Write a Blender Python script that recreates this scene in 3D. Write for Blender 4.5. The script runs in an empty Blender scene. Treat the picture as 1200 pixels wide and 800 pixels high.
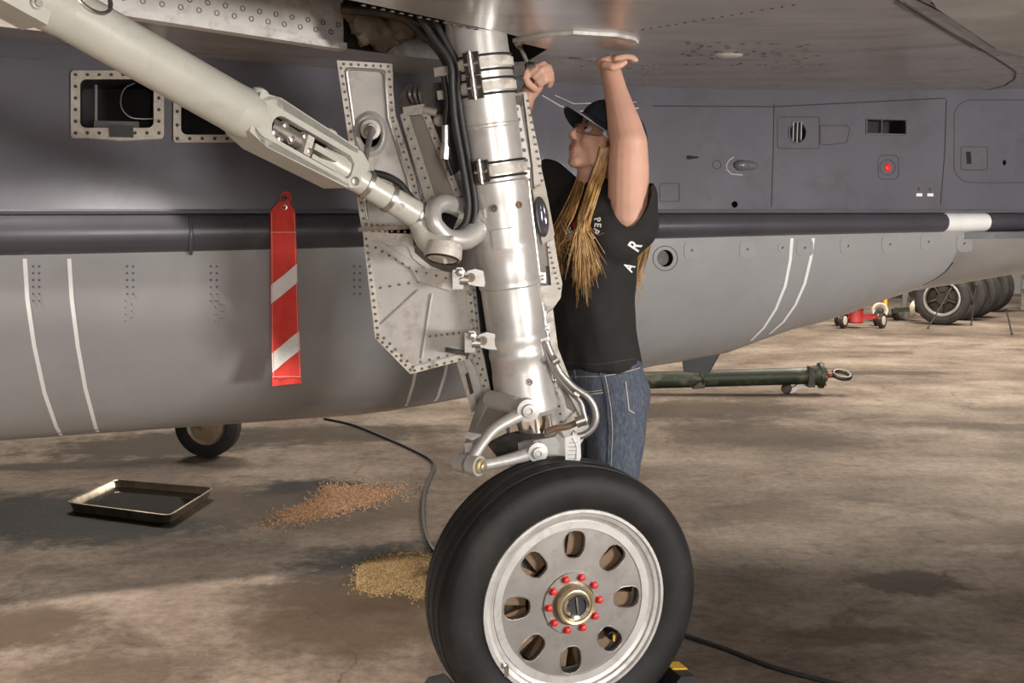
import bpy, bmesh, math, random
from mathutils import Vector, Matrix, noise
from mathutils.bvhtree import BVHTree
from mathutils.geometry import tessellate_polygon
random.seed(7)
sc = bpy.context.scene
COL = sc.collection
V = Vector
PI = math.pi

# ---------------------------------------------------------------- camera
F_PX, CAM_H = 1300.0, 1.41
TH = math.atan(153 / F_PX)
cam_d = bpy.data.cameras.new('camera')
cam_d.sensor_width = 36.0
cam_d.lens = 36.0 * F_PX / 1200.0
cam_d.clip_start = 0.05
cam = bpy.data.objects.new('camera', cam_d)
COL.objects.link(cam)
cam.location = (0, 0, CAM_H)
cam.rotation_euler = (PI / 2 - TH, 0, 0)
sc.camera = cam

# ---------------------------------------------------------------- world, lamps, exposure
w = bpy.data.worlds.new('World'); sc.world = w; w.use_nodes = True
wn = w.node_tree.nodes['Background']
wn.inputs[0].default_value = (0.92, 0.95, 1.0, 1); wn.inputs[1].default_value = 0.28
def area(name, loc, target, size, power, color=(1, 1, 1), size_y=None):
    d = bpy.data.lights.new(name, 'AREA'); d.energy = power; d.color = color
    d.shape = 'RECTANGLE'; d.size = size; d.size_y = size_y or size
    o = bpy.data.objects.new(name, d); COL.objects.link(o); o.location = loc
    o.rotation_euler = (V(target) - V(loc)).to_track_quat('-Z', 'Y').to_euler()
    return o
area('softbox_light', (0.5, -1.2, 1.55), (0.1, 3.4, 1.2), 0.5, 36, (1, 0.95, 0.9), 0.8)
area('softbox_light', (3.9, -0.7, 1.3), (1.5, 4.3, 1.1), 1.0, 210, (1, 0.97, 0.94), 0.6)
area('hangar_light', (5.5, 11.5, 6.2), (4.6, 10, 0), 3.5, 980, (1, 0.92, 0.80))
area('hangar_light', (-3.9, 0.55, 6.9), (-1.0, 4.0, 0), 0.45, 1050, (1, 0.91, 0.82))
area('hangar_light', (-3.5, 10.5, 6.2), (-2.2, 8.4, 0), 2.4, 380, (1, 0.92, 0.82))
area('hangar_light', (5.6, -0.6, 5.2), (2.4, 4.6, 0.2), 1.4, 620, (1, 0.93, 0.85))  # added fill lamp, brightens the right floor and right fuselage
sc.view_settings.view_transform = 'Standard'
sc.view_settings.look = 'None'
sc.view_settings.gamma = 1.0
sc.view_settings.use_curve_mapping = False
sc.view_settings.exposure = 0.35

# ---------------------------------------------------------------- pixel rays (1200 x 800 frame) -> world points
CT, ST = math.cos(TH), math.sin(TH)
EYE = V((0, 0, CAM_H))
def ray(px, py):
    a = (px - 600) / F_PX; b = (400 - py) / F_PX
    return V((a, CT + b * ST, -ST + b * CT))
def W(px, py, Y):
    d = ray(px, py); return EYE + d * (Y / d.y)
def G(px, py, Z=0.0):
    d = ray(px, py); return EYE + d * ((Z - CAM_H) / d.z)

# ---------------------------------------------------------------- materials
MATS = {}
def mat(name, base, rough=0.5, metal=0.0, var=0.12, scale=9.0, dirt=None, dirt_amt=0.4, dirt_scale=14.0,
        bump=0.0, bump_scale=60.0, spec=0.5, stretch=None, coat=0.0):
    if name in MATS: return MATS[name]
    m = bpy.data.materials.new(name); m.use_nodes = True
    nt = m.node_tree; N = nt.nodes; L = nt.links
    bs = N['Principled BSDF']
    tc = N.new('ShaderNodeTexCoord')
    src = tc.outputs['Object']
    if stretch:
        mp = N.new('ShaderNodeMapping'); mp.inputs['Scale'].default_value = stretch
        L.new(src, mp.inputs[0]); src = mp.outputs[0]
    n1 = N.new('ShaderNodeTexNoise'); n1.inputs['Scale'].default_value = scale; n1.inputs['Detail'].default_value = 6
    L.new(src, n1.inputs['Vector'])
    cr = N.new('ShaderNodeValToRGB')
    cr.color_ramp.elements[0].position = 0.3; cr.color_ramp.elements[1].position = 0.7
    cr.color_ramp.elements[0].color = tuple(max(0, c * (1 - var)) for c in base) + (1,)
    cr.color_ramp.elements[1].color = tuple(min(1, c * (1 + var)) for c in base) + (1,)
    L.new(n1.outputs[0], cr.inputs[0])
    col = cr.outputs[0]
    if dirt:
        n2 = N.new('ShaderNodeTexNoise'); n2.inputs['Scale'].default_value = dirt_scale; n2.inputs['Detail'].default_value = 8
        n2.inputs['Roughness'].default_value = 0.7
        L.new(src, n2.inputs['Vector'])
        r2 = N.new('ShaderNodeValToRGB'); r2.color_ramp.elements[0].position = 0.52; r2.color_ramp.elements[1].position = 0.72
        r2.color_ramp.elements[0].color = (0, 0, 0, 1); r2.color_ramp.elements[1].color = (dirt_amt,) * 3 + (1,)
        L.new(n2.outputs[0], r2.inputs[0])
        mx = N.new('ShaderNodeMix'); mx.data_type = 'RGBA'
        L.new(r2.outputs[0], mx.inputs[0]); L.new(col, mx.inputs[6]); mx.inputs[7].default_value = tuple(dirt) + (1,)
        col = mx.outputs[2]
    L.new(col, bs.inputs['Base Color'])
    bs.inputs['Roughness'].default_value = rough
    bs.inputs['Metallic'].default_value = metal
    bs.inputs['Specular IOR Level'].default_value = spec
    bs.inputs['Coat Weight'].default_value = coat
    if rough < 0.7:
        mr = N.new('ShaderNodeMapRange'); mr.inputs['To Min'].default_value = max(0.02, rough - 0.06); mr.inputs['To Max'].default_value = rough + 0.07
        L.new(n1.outputs[0], mr.inputs[0]); L.new(mr.outputs[0], bs.inputs['Roughness'])
    if bump:
        n3 = N.new('ShaderNodeTexNoise'); n3.inputs['Scale'].default_value = bump_scale; n3.inputs['Detail'].default_value = 5
        L.new(src, n3.inputs['Vector'])
        b = N.new('ShaderNodeBump'); b.inputs['Strength'].default_value = bump; b.inputs['Distance'].default_value = 0.01
        L.new(n3.outputs[0], b.inputs['Height']); L.new(b.outputs[0], bs.inputs['Normal'])
    MATS[name] = m
    return m

M = dict(
 upper=mat('dark_grey_skin_paint', (0.120, 0.115, 0.132), 0.22, 0, 0.10, 3.0, (0.06, 0.058, 0.06), 0.35, 5, 0.04, 3),
 lower=mat('light_grey_skin_paint', (0.31, 0.305, 0.305), 0.24, 0, 0.07, 3.0, (0.2, 0.19, 0.185), 0.3, 4, 0.04, 3),
 rail=mat('charcoal_skin_paint', (0.06, 0.058, 0.068), 0.28, 0, 0.1, 4),
 tail=mat('worn_bare_metal', (0.42, 0.41, 0.41), 0.33, 0.6, 0.15, 4),
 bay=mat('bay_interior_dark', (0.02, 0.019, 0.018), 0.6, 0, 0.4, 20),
 wing=mat('wing_underside_paint', (0.42, 0.39, 0.355), 0.22, 0.2, 0.10, 3.5, (0.13, 0.105, 0.08), 0.5, 4, 0.05, 4, stretch=(0.5, 1.6, 1)),
 flap=mat('flap_paint', (0.38, 0.36, 0.335), 0.34, 0.2, 0.18, 6, (0.6, 0.58, 0.55), 0.6, 7),
 line=mat('panel_gap_dark', (0.03, 0.028, 0.03), 0.7),
 scratch=mat('scraped_bare_metal', (0.62, 0.6, 0.57), 0.4, 0.3, 0.3, 30),
 white=mat('white_stencil_paint', (0.82, 0.81, 0.79), 0.45, 0, 0.05, 10),
 cream=mat('cream_primer_frame', (0.46, 0.41, 0.34), 0.5, 0.1, 0.2, 30, (0.13, 0.075, 0.03), 0.7, 28),
 spar=mat('whitish_spar_paint', (0.62, 0.585, 0.55), 0.5, 0.1, 0.12, 12, (0.2, 0.14, 0.09), 0.55, 16),
 alu=mat('silver_paint', (0.58, 0.56, 0.53), 0.36, 0.5, 0.10, 10, (0.30, 0.25, 0.21), 0.55, 12, 0.03, 40),
 alu_dark=mat('dull_forged_metal', (0.42, 0.40, 0.38), 0.38, 0.7, 0.15, 14, (0.1, 0.08, 0.06), 0.5, 16, 0.06, 50),
 forged=mat('painted_forging', (0.52, 0.50, 0.47), 0.45, 0.35, 0.1, 14, (0.22, 0.18, 0.14), 0.45, 22, 0.05, 50),
 brace=mat('pale_grey_green_paint', (0.50, 0.49, 0.43), 0.33, 0.05, 0.07, 8, (0.27, 0.23, 0.17), 0.35, 14),
 door=mat('worn_door_paint', (0.47, 0.44, 0.405), 0.45, 0.2, 0.16, 9, (0.20, 0.15, 0.105), 0.75, 9, 0.04, 30),
 flange=mat('worn_flange_paint', (0.56, 0.52, 0.46), 0.5, 0.1, 0.18, 20, (0.15, 0.09, 0.045), 0.8, 24),
 rivet=mat('dark_rivet_metal', (0.22, 0.175, 0.135), 0.45, 0.6, 0.3, 60),
 steel=mat('worn_steel', (0.55, 0.52, 0.48), 0.3, 0.9, 0.2, 30, (0.14, 0.09, 0.05), 0.5, 30),
 chrome=mat('chrome', (0.85, 0.84, 0.83), 0.06, 1.0, 0.03, 10),
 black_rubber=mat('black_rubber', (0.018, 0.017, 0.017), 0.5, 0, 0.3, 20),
 tyre=mat('tyre_rubber', (0.016, 0.015, 0.0145), 0.6, 0, 0.3, 8, (0.06, 0.048, 0.038), 0.4, 9, 0.05, 40, 0.3),
 grease=mat('greasy_black', (0.03, 0.024, 0.018), 0.4, 0.2, 0.5, 20, (0.16, 0.09, 0.04), 0.5, 25),
 brown=mat('oily_brown_cloth', (0.075, 0.05, 0.03), 0.7, 0, 0.4, 25, (0.04, 0.03, 0.02), 0.8, 18),
 red=mat('red_paint', (0.62, 0.03, 0.025), 0.4, 0, 0.12, 20),
 rim=mat('silver_wheel_paint', (0.62, 0.60, 0.57), 0.36, 0.5, 0.08, 14, (0.25, 0.20, 0.15), 0.45, 18),
 rim_face=mat('brushed_wheel_metal', (0.36, 0.335, 0.31), 0.36, 0.65, 0.1, 12, (0.16, 0.12, 0.09), 0.4, 14, stretch=(1, 1, 1)),
 brake=mat('brown_brake_parts', (0.20, 0.125, 0.07), 0.6, 0.2, 0.35, 30, (0.05, 0.035, 0.02), 0.7, 25),
 brass=mat('brass_hub_cap', (0.55, 0.45, 0.28), 0.35, 0.7, 0.2, 20),
 yellow=mat('yellow_paint', (0.75, 0.42, 0.03), 0.5, 0, 0.15, 20, (0.1, 0.06, 0.02), 0.5, 20),
 tag_paper=mat('tag_paper', (0.72, 0.70, 0.66), 0.8, 0, 0.08, 60),
)

# ---------------------------------------------------------------- mesh builder
def ortho(ax):
    ax = ax.normalized()
    t = V((0, 0, 1)) if abs(ax.z) < 0.9 else V((1, 0, 0))
    s = ax.cross(t).normalized()
    return s, ax.cross(s).normalized()
def catmull(pts, n=6):
    if len(pts) < 3: return [V(p) for p in pts]
    P = [V(pts[0]) * 2 - V(pts[1])] + [V(p) for p in pts] + [V(pts[-1]) * 2 - V(pts[-2])]
    out = []
    for i in range(1, len(P) - 2):
        p0, p1, p2, p3 = P[i - 1], P[i], P[i + 1], P[i + 2]
        for k in range(n):
            t = k / n
            out.append(0.5 * ((2 * p1) + (p2 - p0) * t + (2 * p0 - 5 * p1 + 4 * p2 - p3) * t * t + (3 * p1 - p0 - 3 * p2 + p3) * t ** 3))
    out.append(P[-2].copy())
    return out
class MB:
    def __init__(self): self.v = []; self.f = []; self.mi = []; self.cur = 0
    def add(self, vs, fs):
        o = len(self.v); self.v += [V(p) for p in vs]
        for f in fs: self.f.append(tuple(i + o for i in f)); self.mi.append(self.cur)
        return self
    def cyl(self, p0, p1, r0, r1=None, seg=20, caps=True):
        return self.tube([p0, p1], [r0, r0 if r1 is None else r1], seg, caps)
    def tube(self, pts, r, seg=10, caps=True, flat=None):
        pts = [V(p) for p in pts]; n = len(pts)
        rs = list(r) if isinstance(r, (list, tuple)) else [r] * n
        if len(rs) != n:
            k = len(rs) - 1
            rs = [rs[min(k, int(i / (n - 1) * k))] * (1 - ((i / (n - 1) * k) % 1)) + rs[min(k, int(i / (n - 1) * k) + 1)] * ((i / (n - 1) * k) % 1) for i in range(n)]
        tan = []
        for i in range(n):
            t = pts[min(i + 1, n - 1)] - pts[max(i - 1, 0)]
            tan.append(t.normalized() if t.length > 1e-9 else V((0, 0, 1)))
        s, t2 = ortho(tan[0]); vs = []; prev = tan[0]
        for i in range(n):
            q = prev.rotation_difference(tan[i]); s = q @ s; s = (s - tan[i] * s.dot(tan[i])).normalized(); b = tan[i].cross(s); prev = tan[i]
            for k in range(seg):
                a = 2 * PI * k / seg
                vs.append(pts[i] + s * (math.cos(a) * rs[i]) + b * (math.sin(a) * rs[i] * (flat or 1)))
        fs = [(i * seg + k, i * seg + (k + 1) % seg, (i + 1) * seg + (k + 1) % seg, (i + 1) * seg + k) for i in range(n - 1) for k in range(seg)]
        if caps: fs += [tuple(range(seg))[::-1], tuple((n - 1) * seg + k for k in range(seg))]
        return self.add(vs, fs)
    def lathe(self, org, axis, prof, seg=48, closed=False):
        org = V(org); ax = V(axis).normalized(); s, b = ortho(ax); vs = []; n = len(prof)
        for h, r in prof:
            for k in range(seg):
                a = 2 * PI * k / seg
                vs.append(org + ax * h + (s * math.cos(a) + b * math.sin(a)) * max(r, 1e-5))
        rng = n if closed else n - 1
        fs = [(i * seg + k, i * seg + (k + 1) % seg, ((i + 1) % n) * seg + (k + 1) % seg, ((i + 1) % n) * seg + k) for i in range(rng) for k in range(seg)]
        if not closed: fs += [tuple(range(seg))[::-1], tuple((n - 1) * seg + k for k in range(seg))]
        return self.add(vs, fs)
    def prism(self, loops, vec):
        if not isinstance(loops[0][0], (list, tuple, Vector)): loops = [loops]
        loops = [[V(p) for p in l] for l in loops]; vec = V(vec)
        flat = [p for l in loops for p in l]; n = len(flat)
        tris = tessellate_polygon(loops)
        fs = []
        for t in tris:
            nrm = (flat[t[1]] - flat[t[0]]).cross(flat[t[2]] - flat[t[0]])
            t = tuple(t) if nrm.dot(vec) < 0 else tuple(t)[::-1]
            fs.append(t); fs.append(tuple(i + n for i in t[::-1]))
        o = 0
        for l in loops:
            m = len(l)
            for k in range(m):
                a, b = o + k, o + (k + 1) % m
                fs.append((a, b, b + n, a + n))
            o += m
        return self.add(flat + [p + vec for p in flat], fs)
    def box(self, c, size, R=None):
        c = V(c); R = R or Matrix.Identity(3); vs = []
        for x in (-.5, .5):
            for y in (-.5, .5):
                for z in (-.5, .5): vs.append(c + R @ V((x * size[0], y * size[1], z * size[2])))
        return self.add(vs, [(0, 1, 3, 2), (4, 6, 7, 5), (0, 4, 5, 1), (2, 3, 7, 6), (0, 2, 6, 4), (1, 5, 7, 3)])
    def ball(self, c, r, R=None, seg=16, rings=10):
        c = V(c); R = R or Matrix.Identity(3)
        if not isinstance(r, (tuple, list)): r = (r, r, r)
        vs = [c + R @ V((0, 0, r[2]))]
        for i in range(1, rings):
            a = PI * i / rings
            for k in range(seg):
                b = 2 * PI * k / seg
                vs.append(c + R @ V((r[0] * math.sin(a) * math.cos(b), r[1] * math.sin(a) * math.sin(b), r[2] * math.cos(a))))
        vs.append(c + R @ V((0, 0, -r[2]))); e = len(vs) - 1
        fs = [(0, 1 + k, 1 + (k + 1) % seg) for k in range(seg)]
        for i in range(rings - 2):
            for k in range(seg):
                a, b = 1 + i * seg + k, 1 + i * seg + (k + 1) % seg
                fs.append((a, a + seg, b + seg, b))
        fs += [(e, 1 + (rings - 2) * seg + (k + 1) % seg, 1 + (rings - 2) * seg + k) for k in range(seg)]
        return self.add(vs, fs)
    def capsule(self, p0, r0, p1, r1, seg=16):
        p0, p1 = V(p0), V(p1); ax = p1 - p0; L_ = ax.length; prof = []
        for i in range(6): a = PI / 2 * i / 5; prof.append((-r0 * math.cos(a), r0 * math.sin(a)))
        for i in range(6): a = PI / 2 * i / 5; prof.append((L_ + r1 * math.sin(a), r1 * math.cos(a)))
        return self.lathe(p0, ax, prof, seg)
    def dome(self, p, n, r, h=None, seg=8):           # rivet or bolt head lying on a surface
        h = h or r * 0.5
        return self.lathe(p, n, [(-0.002, r), (h * 0.5, r * 0.92), (h, r * 0.5)], seg)
    def hexbolt(self, p, n, r, h):
        return self.lathe(p, n, [(0, r * 1.35), (h * 0.25, r * 1.35), (h * 0.25, r), (h, r), (h * 1.1, r * 0.75)], 6)
    def torus(self, c, n, R_, r, seg=32, k=8, a0=0, a1=2 * PI):
        s, b = ortho(V(n)); full = abs(a1 - a0 - 2 * PI) < 1e-6
        pts = [V(c) + (s * math.cos(a0 + (a1 - a0) * i / seg) + b * math.sin(a0 + (a1 - a0) * i / seg)) * R_ for i in range(seg + 1)]
        return self.tube(pts, r, k, not full)
WL = {}
def setp(o, label=None, cat=None, group=None, kind=None):
    if label: o['label'] = label
    if cat: o['category'] = cat
    if group: o['group'] = group
    if kind: o['kind'] = kind
    return o
def link_mesh(name, me, mats, parent=None, kind=None, label=None, sharp=38, recalc=True, origin=None):
    if recalc:
        bm = bmesh.new(); bm.from_mesh(me); bmesh.ops.recalc_face_normals(bm, faces=bm.faces); bm.to_mesh(me); bm.free()
    vs = me.vertices
    if origin is None:
        lo = V((min(v.co.x for v in vs), min(v.co.y for v in vs), min(v.co.z for v in vs)))
        hi = V((max(v.co.x for v in vs), max(v.co.y for v in vs), max(v.co.z for v in vs)))
        origin = (lo + hi) / 2
    me.transform(Matrix.Translation(-origin))
    if not len(me.materials):
        for m in (mats if isinstance(mats, (list, tuple)) else [mats]): me.materials.append(m)
    for p in me.polygons: p.use_smooth = True
    me.set_sharp_from_angle(angle=math.radians(sharp))
    o = bpy.data.objects.new(name, me); COL.objects.link(o)
    if parent is not None:
        o.parent = parent; o.location = origin - WL[parent.name]
    else: o.location = origin
    WL[o.name] = origin.copy()
    setp(o, label=label, kind=kind)
    return o
def to_mesh(mb, name='m'):
    me = bpy.data.meshes.new(name)
    me.from_pydata([tuple(p) for p in mb.v], [], mb.f)
    me.polygons.foreach_set('material_index', mb.mi)
    me.update()
    return me
def obj(name, mb, mats, parent=None, kind=None, label=None, sharp=38, origin=None):
    return link_mesh(name, to_mesh(mb, name), mats, parent, kind, label, sharp, True, origin)
def thing(name, loc, label, cat, group=None):
    o = bpy.data.objects.new(name, None); COL.objects.link(o); o.location = loc
    o.empty_display_size = 0.1
    WL[o.name] = V(loc); setp(o, label, cat, group); return o
def tmp_obj(me):
    o = bpy.data.objects.new('tmp', me); COL.objects.link(o); return o
def baked(o):
    dg = bpy.context.evaluated_depsgraph_get(); dg.update()
    me = bpy.data.meshes.new_from_object(o.evaluated_get(dg), depsgraph=dg)
    return me
def boolean(me, cutters):                # cut real pockets into a skin
    o = tmp_obj(me); cs = []
    for c in cutters:
        bm = bmesh.new(); bm.from_mesh(c); bmesh.ops.recalc_face_normals(bm, faces=bm.faces); bm.to_mesh(c); bm.free()
        co = tmp_obj(c); cs.append(co)
        md = o.modifiers.new('b', 'BOOLEAN'); md.operation = 'DIFFERENCE'; md.object = co; md.solver = 'EXACT'
    r = baked(o)
    for x in [o] + cs: bpy.data.objects.remove(x)
    return r
def bvh_of(me, off=V((0, 0, 0))):
    return BVHTree.FromPolygons([v.co + off for v in me.vertices], [tuple(p.vertices) for p in me.polygons])
def hit(bvh, px, py):
    d = ray(px, py).normalized()
    loc, nrm, _, _ = bvh.ray_cast(EYE, d)
    if loc is None: return None
    if nrm.dot(d) > 0: nrm = -nrm
    return loc, nrm
def densify(pts, step=6.0, close=False):
    out = []; P = list(pts) + ([pts[0]] if close else [])
    for a, b in zip(P[:-1], P[1:]):
        n = max(1, int(math.hypot(b[0] - a[0], b[1] - a[1]) / step))
        for k in range(n): out.append((a[0] + (b[0] - a[0]) * k / n, a[1] + (b[1] - a[1]) * k / n))
    out.append(P[-1]); return out
def ribbon(mb, bvh, pts, width, lift=0.0015, step=6.0, close=False, thick=None):
    """a strip of real width lying on a surface along a path"""
    H = [h for h in (hit(bvh, *p) for p in densify(pts, step, close)) if h]
    if len(H) < 2: return mb
    vs = []; n = len(H)
    for i in range(n):
        t = (H[min(i + 1, n - 1)][0] - H[max(i - 1, 0)][0])
        if t.length < 1e-7: t = V((1, 0, 0))
        s = t.normalized().cross(H[i][1]).normalized() * (width / 2)
        p = H[i][0]; q = H[i][1]
        vs += [p - s - q * 0.001, p - s + q * lift, p + s + q * lift, p + s - q * 0.001]
    fs = []
    for i in range(n - 1):
        for k in range(3): fs.append((i * 4 + k, i * 4 + k + 1, (i + 1) * 4 + k + 1, (i + 1) * 4 + k))
    return mb.add(vs, fs)
def rivets(mb, bvh, pts, pitch, r, h=None):
    H = [h_ for h_ in (hit(bvh, *p) for p in densify(pts, 2.0)) if h_]
    acc = pitch
    for i in range(1, len(H)):
        acc += (H[i][0] - H[i - 1][0]).length
        if acc >= pitch: mb.dome(H[i][0], H[i][1], r, h, 6); acc = 0
    return mb
def rrect(x0, y0, x1, y1, r, n=4):
    out = []
    for cx, cy, a in ((x1 - r, y0 + r, -90), (x1 - r, y1 - r, 0), (x0 + r, y1 - r, 90), (x0 + r, y0 + r, 180)):
        for k in range(n + 1):
            t = math.radians(a + 90 * k / n); out.append((cx + r * math.cos(t), cy + r * math.sin(t)))
    return out
def circ(cx, cy, rx, ry=None, n=20):
    return [(cx + rx * math.cos(2 * PI * k / n), cy + (ry or rx) * math.sin(2 * PI * k / n)) for k in range(n)]
# ================================================================ SETTING
def stain_material():
    m = bpy.data.materials.new('stained_concrete'); m.use_nodes = True
    nt = m.node_tree; N = nt.nodes; L = nt.links; bs = N['Principled BSDF']
    tc = N.new('ShaderNodeTexCoord'); geo = N.new('ShaderNodeNewGeometry'); pos = geo.outputs['Position']
    def noise_(scale, detail=8, rough=0.6, stretch=None, dist=0.0):
        n = N.new('ShaderNodeTexNoise'); n.inputs['Scale'].default_value = scale; n.inputs['Detail'].default_value = detail
        n.inputs['Roughness'].default_value = rough; n.inputs['Distortion'].default_value = dist
        if stretch:
            mp = N.new('ShaderNodeMapping'); mp.inputs['Scale'].default_value = stretch; mp.inputs['Rotation'].default_value = (0, 0, 0.25)
            L.new(pos, mp.inputs[0]); L.new(mp.outputs[0], n.inputs['Vector'])
        else: L.new(pos, n.inputs['Vector'])
        return n.outputs[0]
    def ramp(src, stops):
        r = N.new('ShaderNodeValToRGB'); e = r.color_ramp.elements
        while len(e) < len(stops): e.new(0.5)
        for i, (p, c) in enumerate(stops): e[i].position = p; e[i].color = (c if isinstance(c, tuple) else (c, c, c)) + (1,)
        L.new(src, r.inputs[0]); return r.outputs[0]
    def mix(a, b, fac, mode='MIX'):
        x = N.new('ShaderNodeMix'); x.data_type = 'RGBA'; x.blend_type = mode
        if isinstance(fac, float): x.inputs[0].default_value = fac
        else: L.new(fac, x.inputs[0])
        for s, i in ((a, 6), (b, 7)):
            if isinstance(s, tuple): x.inputs[i].default_value = s + (1,)
            else: L.new(s, x.inputs[i])
        return x.outputs[2]
    base = ramp(noise_(0.9, 9, 0.62), [(0.3, (0.085, 0.064, 0.05)), (0.5, (0.205, 0.162, 0.129)), (0.72, (0.34, 0.283, 0.232))])
    streak = ramp(noise_(1.3, 7, 0.6, (0.7, 1.7, 1)), [(0.33, (0.5, 0.48, 0.46)), (0.55, (1, 1, 1))])
    col = mix(base, streak, 0.7, 'MULTIPLY')
    fine = ramp(noise_(22, 9, 0.75), [(0.32, (0.5, 0.48, 0.46)), (0.58, (1.0, 1.0, 1.0))])
    col = mix(col, fine, 0.8, 'MULTIPLY')
    blot = ramp(noise_(2.6, 9, 0.65, None, 0.6), [(0.28, (0.35, 0.32, 0.30)), (0.46, (1, 1, 1))])
    col = mix(col, blot, 0.75, 'MULTIPLY')
    nz = noise_(7.0, 8, 0.7); nz2 = noise_(3.0, 5, 0.6)
    wet = None
    def stain(px, py, rx, ry, rot, color, amt, soft=0.35, amp=0.8):
        nonlocal col, wet
        c = G(px, py, 0)
        mp = N.new('ShaderNodeMapping'); mp.vector_type = 'TEXTURE'
        mp.inputs['Location'].default_value = (c.x, c.y, 0); mp.inputs['Rotation'].default_value = (0, 0, rot); mp.inputs['Scale'].default_value = (rx * 1.9, ry * 1.9, 1)
        L.new(pos, mp.inputs[0])
        ln = N.new('ShaderNodeVectorMath'); ln.operation = 'LENGTH'; L.new(mp.outputs[0], ln.inputs[0])
        ma = N.new('ShaderNodeMath'); ma.operation = 'MULTIPLY_ADD'; L.new(nz, ma.inputs[0]); ma.inputs[1].default_value = amp * 1.12; L.new(ln.outputs['Value'], ma.inputs[2])
        r = ramp(ma.outputs[0], [(0.90 - soft * 0.4, min(1.0, amt * 1.1)), (0.95 + soft * 0.6, 0.0)])
        col = mix(col, color, r)
        if color[0] < 0.05:
            if wet is None: wet = r
            else:
                mm = N.new('ShaderNodeMath'); mm.operation = 'MAXIMUM'; L.new(wet, mm.inputs[0]); L.new(r, mm.inputs[1]); wet = mm.outputs[0]
    oil = (0.012, 0.009, 0.007); brown = (0.075, 0.053, 0.036); dk = (0.05, 0.038, 0.028)
    stain(40, 604, 1.1, 0.55, 0.15, oil, 0.95)
    stain(160, 606, 0.62, 0.5, 0.1, oil, 0.85)
    stain(255, 588, 0.32, 0.35, 0.2, brown, 0.85)
    stain(364, 579, 0.36, 0.36, 0.1, oil, 0.95, 0.25)
    stain(400, 595, 0.75, 0.42, 0.1, brown, 0.6)
    stain(468, 674, 0.55, 0.50, 0.2, oil, 0.95, 0.3)
    stain(440, 720, 0.55, 0.42, 0.3, brown, 0.75)
    stain(200, 520, 0.9, 0.5, 0.3, dk, 0.85)
    stain(90, 545, 0.8, 0.12, 0.15, dk, 0.8)
    stain(390, 508, 0.9, 0.35, 0.1, dk, 0.75)
    stain(30, 735, 0.28, 0.22, 0.2, brown, 0.8)
    stain(120, 790, 0.35, 0.2, 0.2, brown, 0.6)
    stain(370, 690, 0.35, 0.2, 0.1, brown, 0.45)
    stain(900, 512, 0.75, 0.45, -0.1, dk, 0.6)
    stain(800, 480, 1.1, 0.5, 0.0, dk, 0.75)
    stain(1060, 682, 0.26, 0.16, -0.1, dk, 0.75, 0.25)
    stain(1000, 745, 0.34, 0.10, 0.1, dk, 0.5)
    stain(1180, 500, 1.2, 0.15, -0.15, dk, 0.55)
    stain(1010, 437, 1.0, 0.16, 0.02, dk, 0.7)
    stain(1130, 625, 0.6, 0.18, 0.1, brown, 0.4)
    stain(880, 600, 0.5, 0.2, 0.1, brown, 0.4)
    stain(660, 840, 0.55, 0.30, 0.1, oil, 0.7)
    # hairline cracks
    vo = N.new('ShaderNodeTexVoronoi'); vo.feature = 'DISTANCE_TO_EDGE'; vo.inputs['Scale'].default_value = 0.55
    wv = N.new('ShaderNodeVectorMath'); wv.operation = 'MULTIPLY_ADD'
    nc = N.new('ShaderNodeTexNoise'); nc.inputs['Scale'].default_value = 2.2; nc.inputs['Detail'].default_value = 6; L.new(pos, nc.inputs['Vector'])
    L.new(nc.outputs['Color'], wv.inputs[0]); wv.inputs[1].default_value = (0.9, 0.9, 0); L.new(pos, wv.inputs[2]); L.new(wv.outputs[0], vo.inputs['Vector'])
    ck = ramp(vo.outputs[0], [(0.0, 1.0), (0.005, 0.0)])
    mk = N.new('ShaderNodeMath'); mk.operation = 'MULTIPLY'; L.new(ck, mk.inputs[0]); L.new(ramp(nz2, [(0.5, 0.0), (0.62, 0.8)]), mk.inputs[1])
    col = mix(col, (0.05, 0.04, 0.03), mk.outputs[0])
    L.new(col, bs.inputs['Base Color'])
    rr = N.new('ShaderNodeMapRange'); rr.inputs['To Min'].default_value = 0.7; rr.inputs['To Max'].default_value = 0.5
    L.new(wet, rr.inputs[0]); L.new(rr.outputs[0], bs.inputs['Roughness'])
    bs.inputs['Specular IOR Level'].default_value = 0.12
    b = N.new('ShaderNodeBump'); b.inputs['Strength'].default_value = 0.6; b.inputs['Distance'].default_value = 0.01
    L.new(noise_(30, 8, 0.7), b.inputs['Height']); L.new(b.outputs[0], bs.inputs['Normal'])
    return m
X0, X1, Y0, Y1, ZC = -13.0, 12.0, -9.0, 19.0, 7.5
conc = stain_material()
wallm = mat('hangar_wall_paint', (0.24, 0.235, 0.225), 0.7, 0, 0.08, 1.5, (0.3, 0.28, 0.25), 0.4, 2)
ceilm = mat('hangar_ceiling_sheet', (0.16, 0.155, 0.15), 0.7, 0, 0.1, 2)
def slab(name, c, s, m):
    return setp(obj(name, MB().box(c, s), m), kind='structure')
slab('floor', ((X0 + X1) / 2, (Y0 + Y1) / 2, -0.1), (X1 - X0, Y1 - Y0, 0.2), conc)
slab('wall_back', ((X0 + X1) / 2, Y1 + 0.1, ZC / 2), (X1 - X0, 0.2, ZC), wallm)
slab('wall_left', (X0 - 0.1, (Y0 + Y1) / 2, ZC / 2), (0.2, Y1 - Y0, ZC), wallm)
slab('wall_right', (X1 + 0.1, (Y0 + Y1) / 2, ZC / 2), (0.2, Y1 - Y0, ZC), wallm)
slab('ceiling', ((X0 + X1) / 2, (Y0 + Y1) / 2, ZC + 0.1), (X1 - X0, Y1 - Y0, 0.2), ceilm)

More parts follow.
